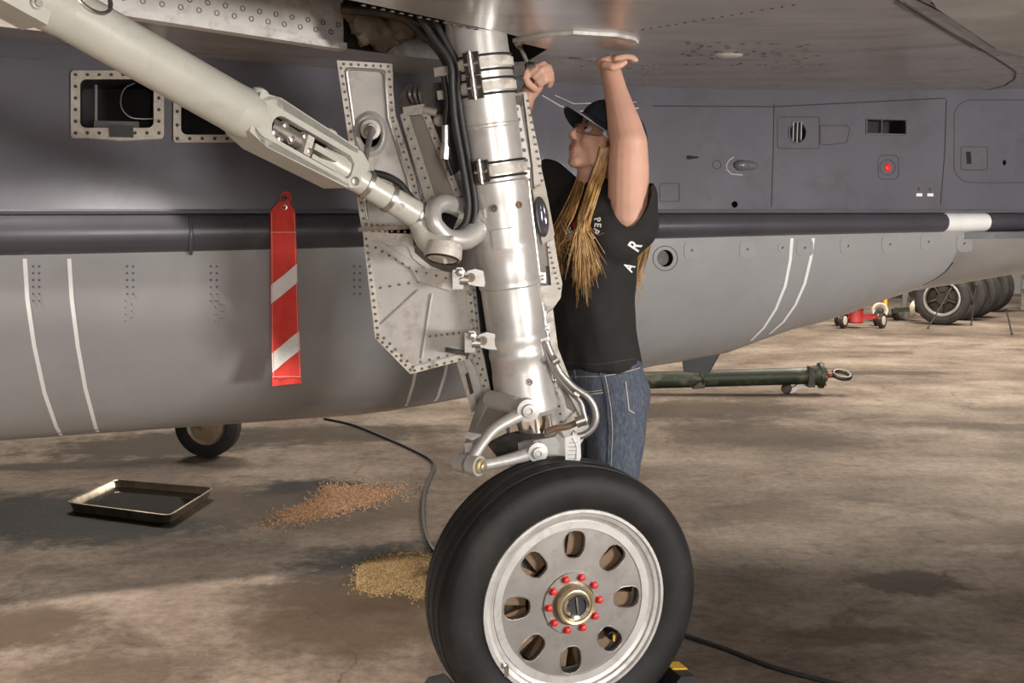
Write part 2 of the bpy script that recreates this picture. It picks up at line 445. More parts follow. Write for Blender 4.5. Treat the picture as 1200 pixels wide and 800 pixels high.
# ================================================================ AIRCRAFT: fuselage
YAW = math.radians(20)
U = V((math.cos(YAW), math.sin(YAW), 0)); Nn = V((math.sin(YAW), -math.cos(YAW), 0)); Z = V((0, 0, 1))
F0 = V((0, 4.1, 0))
jet = thing('fighter_jet', F0 - Nn * 0.6, 'dark and light grey fighter jet on its landing gear, filling the hangar behind the mechanic', 'aircraft')
def lerp_tab(t, x):
    if x <= t[0][0]: return t[0][1]
    for (a, va), (b, vb) in zip(t[:-1], t[1:]):
        if x <= b:
            k = (x - a) / (b - a); k = k * k * (3 - 2 * k) * 0.5 + k * 0.5
            return va + (vb - va) * k
    return t[-1][1]
ZB = [(-5, 0.63), (-1.9, 0.575), (-0.48, 0.585), (0.525, 0.69), (1.05, 0.75), (1.51, 0.875), (2.13, 1.045), (2.7, 1.11), (5, 1.25), (7, 1.35)]
BW = [(-5, 0.60), (0.5, 0.62), (1.5, 0.52), (2.5, 0.40), (5, 0.36), (7, 0.3)]
ZR = 1.33
def section(u):
    zb = lerp_tab(ZB, u); b = lerp_tab(BW, u); out = []
    for i in range(21):                                   # top centre down to the widest line
        a = PI / 2 * (1 - i / 20)
        out.append((-b + b * max(0, math.cos(a)) ** 0.8, ZR + 0.95 * math.sin(a)))
    for i in range(1, 25):
        a = PI / 2 * i / 24
        out.append((-b + b * max(0, math.cos(a)) ** 0.85, ZR - (ZR - zb) * math.sin(a) ** 1.05))
    near = out
    far = [(-2 * b - n_, z) for n_, z in near[1:-1]][::-1]
    return near + far
US = sorted([-5 + 12.0 * i / 80 for i in range(81)] + [2.06, 2.061])
fus = MB(); rings = [section(u) for u in US]; m_ = len(rings[0])
for u, r in zip(US, rings): fus.v += [F0 + U * u + Nn * n_ + Z * z for n_, z in r]
for i in range(len(US) - 1):
    for k in range(m_):
        fus.f.append((i * m_ + k, i * m_ + (k + 1) % m_, (i + 1) * m_ + (k + 1) % m_, (i + 1) * m_ + k))
        zc = (rings[i][k][1] + rings[i][(k + 1) % m_][1]) / 2
        fus.mi.append(0 if zc > ZR else (2 if US[i] > 2.0605 else 1))
fus.f += [tuple(range(m_))[::-1], tuple((len(US) - 1) * m_ + k for k in range(m_))]; fus.mi += [0, 0]
fme = to_mesh(fus, 'fuselage')
bv0 = bvh_of(fme)
def pocket(pxpts, depth):
    c = MB(); c.cur = 3
    pts = [hit(bv0, *p)[0] + Nn * 0.06 for p in pxpts]
    c.prism(pts, -Nn * (depth + 0.06))
    me = to_mesh(c)
    return me
BAY1 = [(96, 94), (176, 97), (181, 100), (182, 148), (178, 151), (106, 151), (99, 148)]
BAY2 = [(212, 121), (268, 124), (275, 128), (276, 155), (271, 158), (220, 158), (213, 155)]
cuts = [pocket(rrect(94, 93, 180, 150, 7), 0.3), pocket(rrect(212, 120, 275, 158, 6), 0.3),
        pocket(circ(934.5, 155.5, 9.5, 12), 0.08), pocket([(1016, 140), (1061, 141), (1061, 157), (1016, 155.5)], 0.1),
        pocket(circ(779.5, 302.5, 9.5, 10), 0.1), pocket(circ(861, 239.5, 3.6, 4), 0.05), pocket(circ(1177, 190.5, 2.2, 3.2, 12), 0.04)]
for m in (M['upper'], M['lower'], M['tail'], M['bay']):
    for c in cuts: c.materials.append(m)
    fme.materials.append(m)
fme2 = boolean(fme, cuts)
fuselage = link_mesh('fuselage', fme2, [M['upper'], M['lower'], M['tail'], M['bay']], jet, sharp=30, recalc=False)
def fsub(name, mb, m, **k): return obj(name, mb, m, fuselage, **k)

# long side fairing (rail) with its white band and dark aft end
def rail_seg(u0, u1, n, taper0=False, taper1=False):
    mb = MB(); K = 14; vs = []
    for i in range(n + 1):
        u = u0 + (u1 - u0) * i / n
        zt = 1.404; zb_ = lerp_tab([(-5, 1.262), (-1.7, 1.268), (2.0, 1.318), (4, 1.33)], u)
        for k in range(K + 1):
            a = PI * k / K
            zz = (zt + zb_) / 2 + (zt - zb_) / 2 * math.cos(a)
            vs.append(F0 + U * u + Nn * (-0.03 + 0.075 * math.sin(a) ** 0.7) + Z * zz)
        vs += [F0 + U * u + Nn * -0.1 + Z * zb_, F0 + U * u + Nn * -0.1 + Z * zt]
    m2 = K + 3
    fs = [(i * m2 + k, i * m2 + (k + 1) % m2, (i + 1) * m2 + (k + 1) % m2, (i + 1) * m2 + k) for i in range(n) for k in range(m2)]
    fs += [tuple(range(m2)), tuple(n * m2 + k for k in range(m2))[::-1]]
    return mb.add(vs, fs)
def u_at(px, py):
    h = hit(bv0, px, py); return (h[0] - F0).dot(U)
uw0, uw1 = u_at(1104, 258), u_at(1153, 258)
fsub('side_fairing', rail_seg(-5, uw0, 40), M['rail'], label='charcoal side fairing')
fsub('fairing_band', rail_seg(uw0, uw1, 4), M['white'], label='white band on the side fairing')
fsub('fairing_tail', rail_seg(uw1, 5.5, 20), M['rail'])
# raised seam above and below the fairing, joint strap
mb = MB(); mb.tube([F0 + U * u + Nn * 0.012 + Z * 1.409 for u in [-5 + i * 0.5 for i in range(22)]], 0.008, 6)
fsub('fairing_seam', mb, M['upper'])
mb = MB()
for dz in (0.0,):
    mb.tube([F0 + U * (-1.14) + Nn * (-0.03 + 0.079 * math.sin(PI * k / 10) ** 0.7) + Z * (1.333 + 0.068 * math.cos(PI * k / 10)) for k in range(11)], 0.006, 6)
fsub('joint_strap', mb, M['rail'])

# frames round the two open bays
def bay_frame(x0, y0, x1, y1, ix0, iy0, ix1, iy1, gap=None):
    mb = MB()
    H = [[hit(bv0, *p)[0] + Nn * 0.001 for p in densify(rrect(*q), 14, True)[:-1]] for q in ((x0, y0, x1, y1, 4), (ix0, iy0, ix1, iy1, 7))]
    mb.prism(H, Nn * 0.008)
    return mb
fr1 = fsub('access_frame', bay_frame(83, 83, 192, 162, 94, 93, 180, 150), M['cream'], label='cream riveted frame of the left access bay')
fr2 = fsub('access_frame', bay_frame(203, 110, 286, 167, 212, 120, 275, 158), M['cream'], label='cream frame of the access bay behind the drag brace')
def frame_holes(x0, y0, x1, y1, nx, ny):
    mb = MB(); P = []
    for i in range(nx): P += [(x0 + (x1 - x0) * i / (nx - 1), y) for y in (y0, y1)]
    for i in range(1, ny - 1): P += [(x, y0 + (y1 - y0) * i / (ny - 1)) for x in (x0, x1)]
    for p in P:
        l, n_ = hit(bv0, *p); mb.cyl(l + Nn * 0.004, l + Nn * 0.0105, 0.0058, seg=10)
    return mb
fsub('screw_holes', frame_holes(88.5, 88, 186, 156, 8, 6), M['bay'], kind='stuff')
fsub('screw_holes', frame_holes(207.5, 115, 280.5, 162.5, 6, 4), M['bay'], kind='stuff')
# inside bay: shelf box, bracket and pale wire loop
b0 = hit(bv0, 137, 122)[0]
mb = MB().box(hit(bv0, 137, 146)[0] - Nn * 0.10, (0.14, 0.10, 0.03), Matrix.Rotation(YAW, 3, 'Z'))
fsub('bay_shelf', mb, M['grease'])
mb = MB(); mb.cyl(hit(bv0, 112, 96)[0] - Nn * 0.10, hit(bv0, 112, 150)[0] - Nn * 0.10, 0.006)
fsub('bay_pipe', mb, M['alu_dark'])
mb = MB(); mb.tube(catmull([hit(bv0, *p)[0] - Nn * 0.03 for p in ((158, 96), (147, 102), (142, 113), (143, 126), (152, 136), (165, 138.5), (182, 138))]), 0.0022, 6)
fsub('wire_loop', mb, M['steel'])
mb = MB().box(hit(bv0, 142, 154)[0] + Nn * 0.006, (0.075, 0.016, 0.04), Matrix.Rotation(YAW, 3, 'Z'))
fsub('bay_notch', mb, M['bay'])
mb = MB(); ribbon(mb, bv0, [(104, 160), (140, 163.5), (190, 161)], 0.012, 0.010); fsub('frame_lip', mb, M['cream'])

# painted stripes: slightly proud tape
for path, wd in (([(29, 303), (32, 350), (40, 405), (52, 460), (66, 500), (77, 519)], 0.0125), ([(81, 303), (84, 350), (91, 405), (100, 455), (112, 500), (119, 516)], 0.0125),
             ([(496, 380), (490, 420), (484, 450), (478, 470), (470, 487)], 0.012), ([(535, 370), (527, 410), (521, 440), (513, 465), (500, 484)], 0.012),
             ([(928, 279), (926, 305), (920, 335), (909, 362), (895, 384), (880, 399)], 0.014), ([(953, 279), (950, 303), (943, 332), (932, 357), (918, 377), (902, 391)], 0.014)):
    fsub('stripe', ribbon(MB(), bv0, path, wd, 0.0012, 5), M['white'], label='thin white stripe round the belly')
# panel seams
mb = MB()
for p in ([(907, 122), (906, 180), (904, 242)], [(1109, 117), (1107, 180), (1102, 240)], [(765, 124), (907, 125), (1108, 115)]):
    ribbon(mb, bv0, p, 0.0045, 0.0012)
for p, cl in ((rrect(911, 137, 960, 174, 3), 1), ([(961, 147), (992, 147), (996, 151), (992, 167), (966, 170), (961, 168), (961, 147)], 0),
          (rrect(1029, 182, 1053, 210, 6), 1), (circ(1040, 196, 9), 1), (rrect(1118, 117, 1215, 214, 20, 6), 1), (rrect(1126, 172, 1157, 199, 2), 1),
          (circ(779.5, 302.5, 14.5, 14.5), 1), (circ(840, 193, 5), 1), (rrect(773, 215, 796, 236, 2), 1)):
    ribbon(mb, bv0, p, 0.0025, 0.0012, 4, bool(cl))
ribbon(mb, bv0, [(1117, 307), (1108, 318), (1096, 327), (1082, 334)], 0.006, 0.0015, 3)
ribbon(mb, bv0, [(345, 318), (347, 340), (346, 372)], 0.003)
fsub('panel_seams', mb, M['line'], kind='stuff')
# rivet rows
mb = MB()
rivets(mb, bv0, rrect(1121, 120, 1212, 211, 18, 6), 0.025, 0.0028)
for cx, n_ in ((42, 6), (152, 5), (250, 6), (418, 5)):
    for i in range(n_):
        for dx in (-3, 4):
            h = hit(bv0, cx + dx, 312 + i * 8)
            mb.dome(h[0], h[1], 0.0042, 0.003, 8)
for cx in (255, 150, 258):
    for i in range(7):
        h = hit(bv0, cx + (i % 2) * 7 - 3, 352 + i * 4); mb.dome(h[0], h[1], 0.003, 0.002, 6)
rivets(mb, bv0, [(765, 190), (764, 240)], 0.03, 0.003)
rivets(mb, bv0, [(768, 214), (900, 210)], 0.05, 0.0025)
rivets(mb, bv0, [(912, 128), (1100, 120)], 0.05, 0.0025)
fsub('rivet_heads', mb, M['upper'], kind='stuff')
# small flush hatches on the light belly
for cx, cy, rd in ((811, 293, 0), (876, 292, 0), (917, 290, 1), (943, 290, 0), (994, 288, 0), (1043, 286, 0), (1088, 283, 0), (1130, 285, 0)):
    pp = circ(cx, cy, 5.5, 6.5, 14) if rd else rrect(cx - 9.5, cy - 10, cx + 9.5, cy + 10, 5, 3)
    H = [hit(bv0, *p) for p in pp]
    hb = fsub('belly_hatch', MB().prism([h[0] - Nn * 0.004 for h in H], Nn * 0.0062), M['lower'])
    h = hit(bv0, cx, cy); mm = MB().dome(h[0], h[1], 0.006, 0.006, 8); fsub('hatch_screw', mm, M['rivet'])
# vents
for i in range(3):
    p = hit(bv0, 930 + i * 4.7, 155.5)[0] - Nn * 0.012
    fsub('vent_slat', MB().box(p, (0.005, 0.02, 0.088), Matrix.Rotation(YAW, 3, 'Z')), M['tail'])
p = hit(bv0, 1033.5, 148)[0] - Nn * 0.01
fsub('vent_divider', MB().box(p, (0.004, 0.02, 0.064), Matrix.Rotation(YAW, 3, 'Z')), M['upper'])
mb = MB(); ribbon(mb, bv0, [(1015, 139), (1062, 140), (1062, 158), (1015, 157)], 0.006, 0.004, 5, True); fsub('vent_frame', mb, M['upper'])
mb = MB(); ribbon(mb, bv0, circ(934.5, 155.5, 10.3, 12.8, 24), 0.006, 0.004, 4, True); fsub('vent_ring', mb, M['upper'])
# drain grille inside the round belly hole
l = hit(bv0, 779.5, 302.5)[0]; fsub('drain_mesh', MB().lathe(l - Nn * 0.03, Nn, [(0, 0.03), (0.004, 0.03)], 20), M['grease'])
# teardrop blister scoop
l, n_ = hit(bv0, 872, 194); R3 = Matrix((U, n_, U.cross(n_))).transposed()
mb = MB().ball(l - U * 0.012, (0.038, 0.030, 0.022), R3, 20, 12).ball(l + U * 0.02, (0.046, 0.022, 0.019), R3, 20, 12); fsub('blister', mb, M['upper'])
mb = MB(); ribbon(mb, bv0, [(870, 205), (857, 204), (852, 199), (851, 194), (854, 188), (860, 184)], 0.004, 0.0015, 3); fsub('blister_flange', mb, M['tail'])
# red beacon, triangular scoop, placards
l, n_ = hit(bv0, 1040, 196); mb = MB().lathe(l, n_, [(0, 0.016), (0.003, 0.016), (0.006, 0.012), (0.008, 0.005)], 20)
fsub('beacon_lens', mb, mat('red_lens', (0.85, 0.03, 0.03), 0.15, 0, 0.05), label='red beacon lens')
pts = [hit(bv0, *p)[0] for p in ((1132, 178), (1133, 192), (1152, 188), (1152, 185))]
mb = MB(); mb.add([pts[0] + Nn * 0.028, pts[1] + Nn * 0.028, pts[2], pts[3], pts[0], pts[1]], [(0, 1, 2, 3), (0, 3, 4), (1, 5, 2), (0, 4, 5, 1), (4, 3, 2, 5)]); fsub('triangular_scoop', mb, M['upper'])
for cx in (1077, 1090):
    H = [hit(bv0, *p) for p in ((cx - 3.5, 226.5), (cx + 3.5, 226.5), (cx + 3.5, 230), (cx - 3.5, 230))]
    fsub('placard', MB().prism([h[0] - Nn * 0.003 for h in H], Nn * 0.005), M['white'], label='tiny white placard')
    h = hit(bv0, cx, 222); fsub('fastener', MB().dome(h[0], h[1], 0.007, 0.007), M['rivet'])
h = hit(bv0, 806, 184.5); mb = MB(); mb.tube([h[0], h[0] + Nn * 0.03 + U * 0.03], [0.008, 0.003], 8); fsub('drain_spout', mb, M['line'])
# socket the red streamer hangs from
l, n_ = hit(bv0, 335, 231); mb = MB().lathe(l, n_, [(0, 0.02), (0.008, 0.02), (0.008, 0.013), (0.003, 0.012)], 20); fsub('streamer_socket', mb, M['red'], label='small red plug socket')
# raised plate at the far left, repair patch near the wing root
H = [hit(bv0, *p)[0] for p in ((-20, 26), (46, 28), (48, 69), (44, 70), (-20, 64))]
fsub('skin_plate', MB().prism([h - Nn * 0.01 for h in H], Nn * 0.018), M['upper'])
H = [hit(bv0, *p)[0] for p in ((632, 108), (745, 112), (748, 126), (672, 130), (655, 123))]
fsub('root_patch', MB().prism([h - Nn * 0.01 for h in H], Nn * 0.0135), M['upper'])
mb = MB(); ribbon(mb, bv0, [(635, 112), (655, 124), (674, 131), (748, 127)], 0.004, 0.005); ribbon(mb, bv0, [(650, 112), (672, 122), (745, 120)], 0.003, 0.005)
fsub('scraped_edge', mb, M['scratch'])
# black ventral fin under the belly, stabiliser stub at the tail
mb = MB().prism([W(*p, 4.95) for p in ((796, 400), (850, 398), (843, 413), (829, 438), (801, 436))], V((0.02, 0.05, 0)))
fsub('ventral_fin', mb, M['black_rubber'], label='black ventral fin under the belly')
mb = MB().prism([F0 + U * u + Nn * n_ + Z * z for u, n_, z in ((2.02, -0.05, 1.288), (2.5, 0.35, 1.30), (3.6, 0.95, 1.33), (4.3, 0.9, 1.33), (4.0, -0.1, 1.30))], Z * 0.028)
fsub('tailplane', mb, M['rail'], label='charcoal tailplane')

# ================================================================ wing
def zw(x, y): return 1.888 + 0.017 * max(x - 0.4, -2.2) ** 2
def gw(px, py):
    z = 1.9
    for _ in range(6):
        p = G(px, py, z); z = zw(p.x, p.y)
    return G(px, py, z)
wx0, wx1, wy0, wy1 = -5.3, 5.2, 0.7, 5.6
nx, ny = 60, 30; wm = MB(); TW = 0.34
for lay in (0, 1):
    for i in range(nx + 1):
        for j in range(ny + 1):
            x = wx0 + (wx1 - wx0) * i / nx; y = wy0 + (wy1 - wy0) * j / ny
            wm.v.append(V((x, y, zw(x, y) + lay * TW)))
A = (nx + 1) * (ny + 1)
idx = lambda l, i, j: l * A + i * (ny + 1) + j
for i in range(nx):
    for j in range(ny):
        wm.f.append((idx(0, i, j), idx(0, i, j + 1), idx(0, i + 1, j + 1), idx(0, i + 1, j)))
        wm.f.append((idx(1, i, j), idx(1, i + 1, j), idx(1, i + 1, j + 1), idx(1, i, j + 1)))
for i in range(nx):
    wm.f.append((idx(0, i, 0), idx(0, i + 1, 0), idx(1, i + 1, 0), idx(1, i, 0))); wm.f.append((idx(0, i, ny), idx(1, i, ny), idx(1, i + 1, ny), idx(0, i + 1, ny)))
for j in range(ny):
    wm.f.append((idx(0, 0, j), idx(1, 0, j), idx(1, 0, j + 1), idx(0, 0, j + 1))); wm.f.append((idx(0, nx, j), idx(0, nx, j + 1), idx(1, nx, j + 1), idx(1, nx, j)))
wm.mi = [0] * len(wm.f)
wme = to_mesh(wm, 'wing'); bmx = bmesh.new(); bmx.from_mesh(wme); bmesh.ops.recalc_face_normals(bmx, faces=bmx.faces); bmx.to_mesh(wme); bmx.free()
bvw = bvh_of(wme)
e1, e2, e3, e4 = gw(410, 0), gw(590, 38), gw(646, 55), gw(618, 72)
s1, s2 = gw(400, 54), gw(130, 12)
dirn = (e1 - e2).normalized(); dirs = (s2 - s1).normalized()
WELL = [e4, e3, e2, e1, e1 + dirn * 1.7, s2 + dirs * 2.3, s2, s1, gw(400, 56), gw(475, 66), gw(560, 74)]
cw = MB(); cw.cur = 1; cw.prism([V((p.x, p.y, 1.5)) for p in WELL], Z * 0.66)
cwm = to_mesh(cw)
lem2 = to_mesh(MB().prism([V((3.3, -1, 1.2)), V((6, -1, 1.2)), V((6, 6.5, 1.2)), V((4.2, 6.5, 1.2))], Z * 2.0))   # trailing edge
lem = to_mesh(MB().prism([V((-5.5, -1, 1.2)), V((-1.13, -1, 1.2)), V((-1.15, 1.4, 1.2)), V((-1.22, 2.9, 1.2)), V((-1.4, 3.40, 1.2)), V((-5.5, 1.906, 1.2)), ], Z * 2.0))   # swept leading edge; unseen root strake kept, added to shade the upper fuselage
for m in (M['wing'], M['grease']): cwm.materials.append(m); wme.materials.append(m); lem.materials.append(m); lem2.materials.append(m)
wme2 = boolean(wme, [cwm, lem, lem2])
wing = link_mesh('wing', wme2, [M['wing'], M['grease']], jet, sharp=30, recalc=False)
def wsub(name, mb, m, **k): return obj(name, mb, m, wing, **k)
# riveted spar wall of the wheel well
q0 = s1.copy(); q1 = s2 + dirs * 0.15; sn = V((dirs.y, -dirs.x, 0));
if sn.y > 0: sn = -sn
spar = MB().prism([V((q0.x, q0.y, q0.z + 0.002)), V((q1.x, q1.y, q1.z + 0.002)), V((q1.x, q1.y, 2.13)), V((q0.x, q0.y, 2.13))], sn * 0.012)
spar_o = wsub('spar_wall', spar, M['spar'], label='whitish riveted spar wall of the wheel well')
L_ = (q1 - q0).length
mb = MB().prism([q0 + sn * 0.03 - Z * 0.014, q1 + sn * 0.03 - Z * 0.014, q1 + sn * 0.03 + Z * 0.006, q0 + sn * 0.03 + Z * 0.006], -sn * 0.05)
wsub('spar_lip', mb, M['spar'])
mb = MB()
k = 0; t = 0.018
while t < L_ * 0.8:
    for zz in ((0.034,) if k % 2 else (0.058,)):
        c = q0 + (q1 - q0) * (t / L_); c = V((c.x, c.y, c.z + zz)) + sn * 0.012
        mb.lathe(c, sn, [(-0.002, 0.0085), (0.002, 0.0078), (0.002, 0.0055), (-0.004, 0.005)], 12)
    t += 0.0265; k += 1
wsub('spar_fastener', mb, M['rivet'], kind='stuff')
# end bulkhead, oily lagging and pipes up in the well
c = s1 + (e2 - e1).normalized() * 0.12
for i, (px, py, r) in enumerate(((432, 28, 0.05), (452, 35, 0.045), (420, 20, 0.04), (470, 25, 0.05), (505, 30, 0.045))):
    p = W(px, py, 3.25); mm = MB().ball(p, (r, r * 0.6, r * 1.25), None, 16, 10)
    for v_ in mm.v: v_ += (noise.noise_vector(v_ * 40) * 0.022)
    wsub('lagging', mm, M['brown'])
for pts, r in (([(440, 0), (480, 25), (515, 60), (535, 100)], 0.013), ([(460, -6), (500, 22), (530, 52), (545, 80)], 0.010), ([(400, 10), (450, 14), (500, 30)], 0.016)):
    wsub('well_pipe', MB().tube(catmull([W(px, py, 3.2) for px, py in pts]), r, 10), M['grease'])
mb = MB().prism([W(px, py, 3.4) for px, py in ((592, 74), (614, 78), (614, 88), (592, 90))], V((0, 0.04, 0)))
wsub('well_bracket', mb, M['grease'])
# access panel with scraped rim near the hand
H = [hit(bvw, *p)[0] for p in ((606, 47), (636, 41.5), (672, 38), (722, 41.5), (741, 45), (746, 48), (738, 55), (705, 64), (660, 64.5), (648, 57))]
wsub('access_panel', MB().prism([h + Z * 0.004 for h in H], -Z * 0.010), M['wing'], label='grey access panel with a scraped rim')
wp = MB(); bvp = bvw
ribbon(wp, bvw, [(603, 46), (636, 39.5), (672, 36.5), (722, 39.5), (741, 43.5), (746, 48)], 0.014, 0.009, 5)
wsub('scraped_rim', wp, mat('scraped_rim_paint', (0.50, 0.48, 0.45), 0.5, 0.1, 0.3, 30))
# dark seams and fastener rows
wp = MB()
for p, wd in (([(1045, -4), (1100, 30), (1150, 58), (1176, 74), (1190, 84), (1189, 92), (1178, 100), (1150, 107)], 0.006), ([(640, 106), (760, 107.5), (1010, 109.5), (1200, 109.5)], 0.02),
              ([(720, 150), (1, 1)], 0.001) if False else ([(1070, -3), (1200, 62)], 0.004)):
    ribbon(wp, bvw, p, wd, 0.0015, 6)
wsub('skin_seams', wp, M['line'], kind='stuff')
wp = MB()
def dashes(p, pitch, ln, wd):
    H = [h for h in (hit(bvw, *q) for q in densify(p, 1.0)) if h]; acc = 0
    for a, b in zip(H[:-1], H[1:]):
        acc += (b[0] - a[0]).length
        if acc > pitch:
            acc = 0; d = (b[0] - a[0]).normalized()
            wp.box(a[0] - Z * 0.0005, (ln, wd, 0.003), Matrix.Rotation(math.atan2(d.y, d.x), 3, 'Z'))
dashes([(415, 4), (590, 41)], 0.03, 0.012, 0.006)
dashes([(405, 4.5), (585, 45)], 0.03, 0.012, 0.006) if False else None
dashes([(745, 36), (830, 22), (940, 4)], 0.028, 0.008, 0.005)
dashes([(1048, 2), (1140, 56)], 0.018, 0.012, 0.006); dashes([(1058, 2), (1150, 60)], 0.018, 0.012, 0.006); dashes([(1090, 2), (1165, 56)], 0.03, 0.010, 0.006)
for i in range(60):
    x = random.uniform(790, 960); y = random.uniform(50, 80); dashes([(x, y), (x + random.uniform(8, 16), y - 1)], 0.02, 0.014, 0.004)
for i in range(30):
    x = random.uniform(650, 760); y = random.uniform(62, 98); dashes([(x, y), (x + random.uniform(8, 20), y + 1)], 0.02, 0.02, 0.005)
wsub('fastener_rows', wp, mat('dark_fastener_paint', (0.10, 0.085, 0.07), 0.6), kind='stuff')
# flap panel beyond the seam
H = [hit(bvw, *p)[0] for p in ((1082, -20), (1098, 6), (1170, 56), (1210, 66), (1400, 60), (1400, -20))]
wsub('wing_flap', MB().prism([h + Z * 0.004 for h in H], -Z * 0.012), M['flap'], label='paler worn flap panel')
l = hit(bvw, 1025, 112); l = (l or hit(bvw, 1025, 108))[0]
wsub('drain_pin', MB().cyl(l - Z * 0.03, l + Z * 0.01, 0.004, seg=8), M['white'])
mb = MB(); l = hit(bvw, 852, 64)[0]; mb.ball(l, (0.05, 0.03, 0.012)); wsub('wing_bump', mb, M['wing'])
# ================================================================ MAIN LANDING GEAR (parts of the jet)
# ---- shock strut
ST_T, ST_B = W(558, 36, 3.13), W(621, 505, 3.17)
AX = (ST_B - ST_T).normalized(); SL = (ST_B - ST_T).length
def on_ax(py):                                       # height on the strut axis for an image row
    lo, hi = -0.3, 1.3
    for _ in range(40):
        m = (lo + hi) / 2; p = ST_T + AX * SL * m; d = p - EYE
        t = d.y * CT - d.z * ST; y = 400 - F_PX * (d.y * ST + d.z * CT) / t
        if y < py: lo = m
        else: hi = m
    return lo * SL
R0 = 0.0865
prof = [(-0.20, 0.083), (on_ax(62), 0.083), (on_ax(72), 0.086), (on_ax(112), 0.086), (on_ax(120), 0.0835), (on_ax(146), 0.0835), (on_ax(147), 0.085),
        (on_ax(150), 0.085), (on_ax(151), 0.0835), (on_ax(212), 0.0845), (on_ax(214), 0.089), (on_ax(226), 0.090), (on_ax(236), 0.0865), (on_ax(283), 0.0865),
        (on_ax(285), 0.0885), (on_ax(291), 0.0885), (on_ax(293), 0.087), (on_ax(326), 0.087), (on_ax(328), 0.0895), (on_ax(334), 0.0895), (on_ax(336), 0.086),
        (on_ax(388), 0.085), (on_ax(390), 0.0875), (on_ax(398), 0.0885), (on_ax(401), 0.086), (on_ax(408), 0.086), (on_ax(410), 0.088), (on_ax(416), 0.088),
        (on_ax(418), 0.0855), (on_ax(433), 0.0855), (on_ax(437), 0.087), (on_ax(455), 0.088), (on_ax(468), 0.094), (on_ax(478), 0.093), (on_ax(483), 0.085), (on_ax(484), 0.06)]
strut = obj('shock_strut', MB().lathe(ST_T, AX, prof, 64), M['alu'], jet, sharp=28)
def ssub(name, mb, m, **k): return obj(name, mb, m, strut, **k)
sx, sy = ortho(AX)
RT = (V((1, 0, 0)) - AX * AX.x).normalized()        # strut's right-hand side as the photographer stands
FR = RT.cross(AX).normalized()
if FR.y > 0: FR = -FR
def sp(py, ang, r=R0): 
    a = math.radians(ang); return ST_T + AX * on_ax(py) + (RT * math.sin(a) + FR * math.cos(a)) * r
def sn_(ang): a = math.radians(ang); return RT * math.sin(a) + FR * math.cos(a)
ssub('piston', MB().lathe(ST_T, AX, [(on_ax(480), 0.069), (on_ax(512), 0.069)], 48), M['chrome'], label='bright chrome piston')
ssub('axle_housing', MB().lathe(ST_T, AX, [(on_ax(508), 0.072), (on_ax(510), 0.080), (on_ax(518), 0.081), (on_ax(538), 0.074), (on_ax(560), 0.055), (on_ax(585), 0.045)], 40), M['alu'])
# clamp bands with blocks
for py, a0, a1 in ((77, -95, 100), (104, -95, 100), (199, -60, 95)):
    mb = MB(); n = 24; vs = []
    for i in range(n + 1):
        a = a0 + (a1 - a0) * i / n
        for hh, rr in ((-5, 0.084), (-5, 0.0915), (5, 0.0915), (5, 0.084)): vs.append(sp(py + hh, a, rr))
    fs = [(i * 4 + k, i * 4 + (k + 1) % 4, (i + 1) * 4 + (k + 1) % 4, (i + 1) * 4 + k) for i in range(n) for k in range(4)] + [(0, 1, 2, 3), (n * 4 + 3, n * 4 + 2, n * 4 + 1, n * 4)]
    mb.add(vs, fs); ssub('clamp_band', mb, M['flange'])
    mb = MB()
    for hh in (-8.5, 8.5): 
        n = 16; mb.tube([sp(py + hh, a0 + (a1 - a0) * i / n, 0.0872) for i in range(n + 1)], 0.0035, 6)
    ssub('clamp_liner', mb, M['black_rubber'])
    ang = -22 if py > 150 else -14
    Rm = Matrix((sn_(ang).cross(AX), sn_(ang), AX)).transposed()
    ssub('clamp_block', MB().box(sp(py, ang, 0.090), (0.042, 0.012, 0.060), Rm), M['grease'])
    mb = MB(); mb.box(sp(py, ang, 0.099), (0.014, 0.012, 0.048), Rm); mb.cyl(sp(py - 14, ang, 0.102), sp(py + 14, ang, 0.102), 0.006, seg=10)
    mb.cyl(sp(py, ang, 0.1) - Rm.col[0] * 0.018, sp(py, ang, 0.1) + Rm.col[0] * 0.018, 0.005, seg=10)
    ssub('clamp_bolt', mb, M['steel'])
    mb = MB(); mb.box((sp(py, a0 - 5, 0.105)), (0.05, 0.03, 0.024), Rm)
    if py < 150: ssub('hose_saddle', mb, M['flange'])
# raised boss plates, plugs, screws
def patch(py0, py1, a0, a1, r, n=8):
    vs = []; fs = []
    for i in range(n + 1):
        a = a0 + (a1 - a0) * i / n
        for py, rr in ((py0, 0.08), (py0 + 1.5, r), (py1 - 1.5, r), (py1, 0.08)): vs.append(sp(py, a, rr))
    for i in range(n):
        for k in range(4): fs.append((i * 4 + k, i * 4 + (k + 1) % 4, (i + 1) * 4 + (k + 1) % 4, (i + 1) * 4 + k))
    fs += [(0, 1, 2, 3), (n * 4 + 3, n * 4 + 2, n * 4 + 1, n * 4)]
    return MB().add(vs, fs)
ssub('strut_boss', patch(265, 290, -20, 20, 0.091), M['alu']); ssub('strut_boss', patch(240, 252, -62, -28, 0.092), M['alu'])
for py, a, m, r in ((242, -10, 'rivet', 0.011), (242, 38, 'brake', 0.010), (442, 12, 'rivet', 0.010), (462, -30, 'rivet', 0.009)):
    mb = MB(); mb.lathe(sp(py, a, 0.084), sn_(a), [(0, r), (0.006, r), (0.006, r * 0.6), (0.003, r * 0.55)], 14); ssub('strut_plug', mb, M[m])
    if m == 'rivet': ssub('plug_centre', MB().dome(sp(py, a, 0.086), sn_(a), r * 0.45, 0.006, 10), M['steel'])
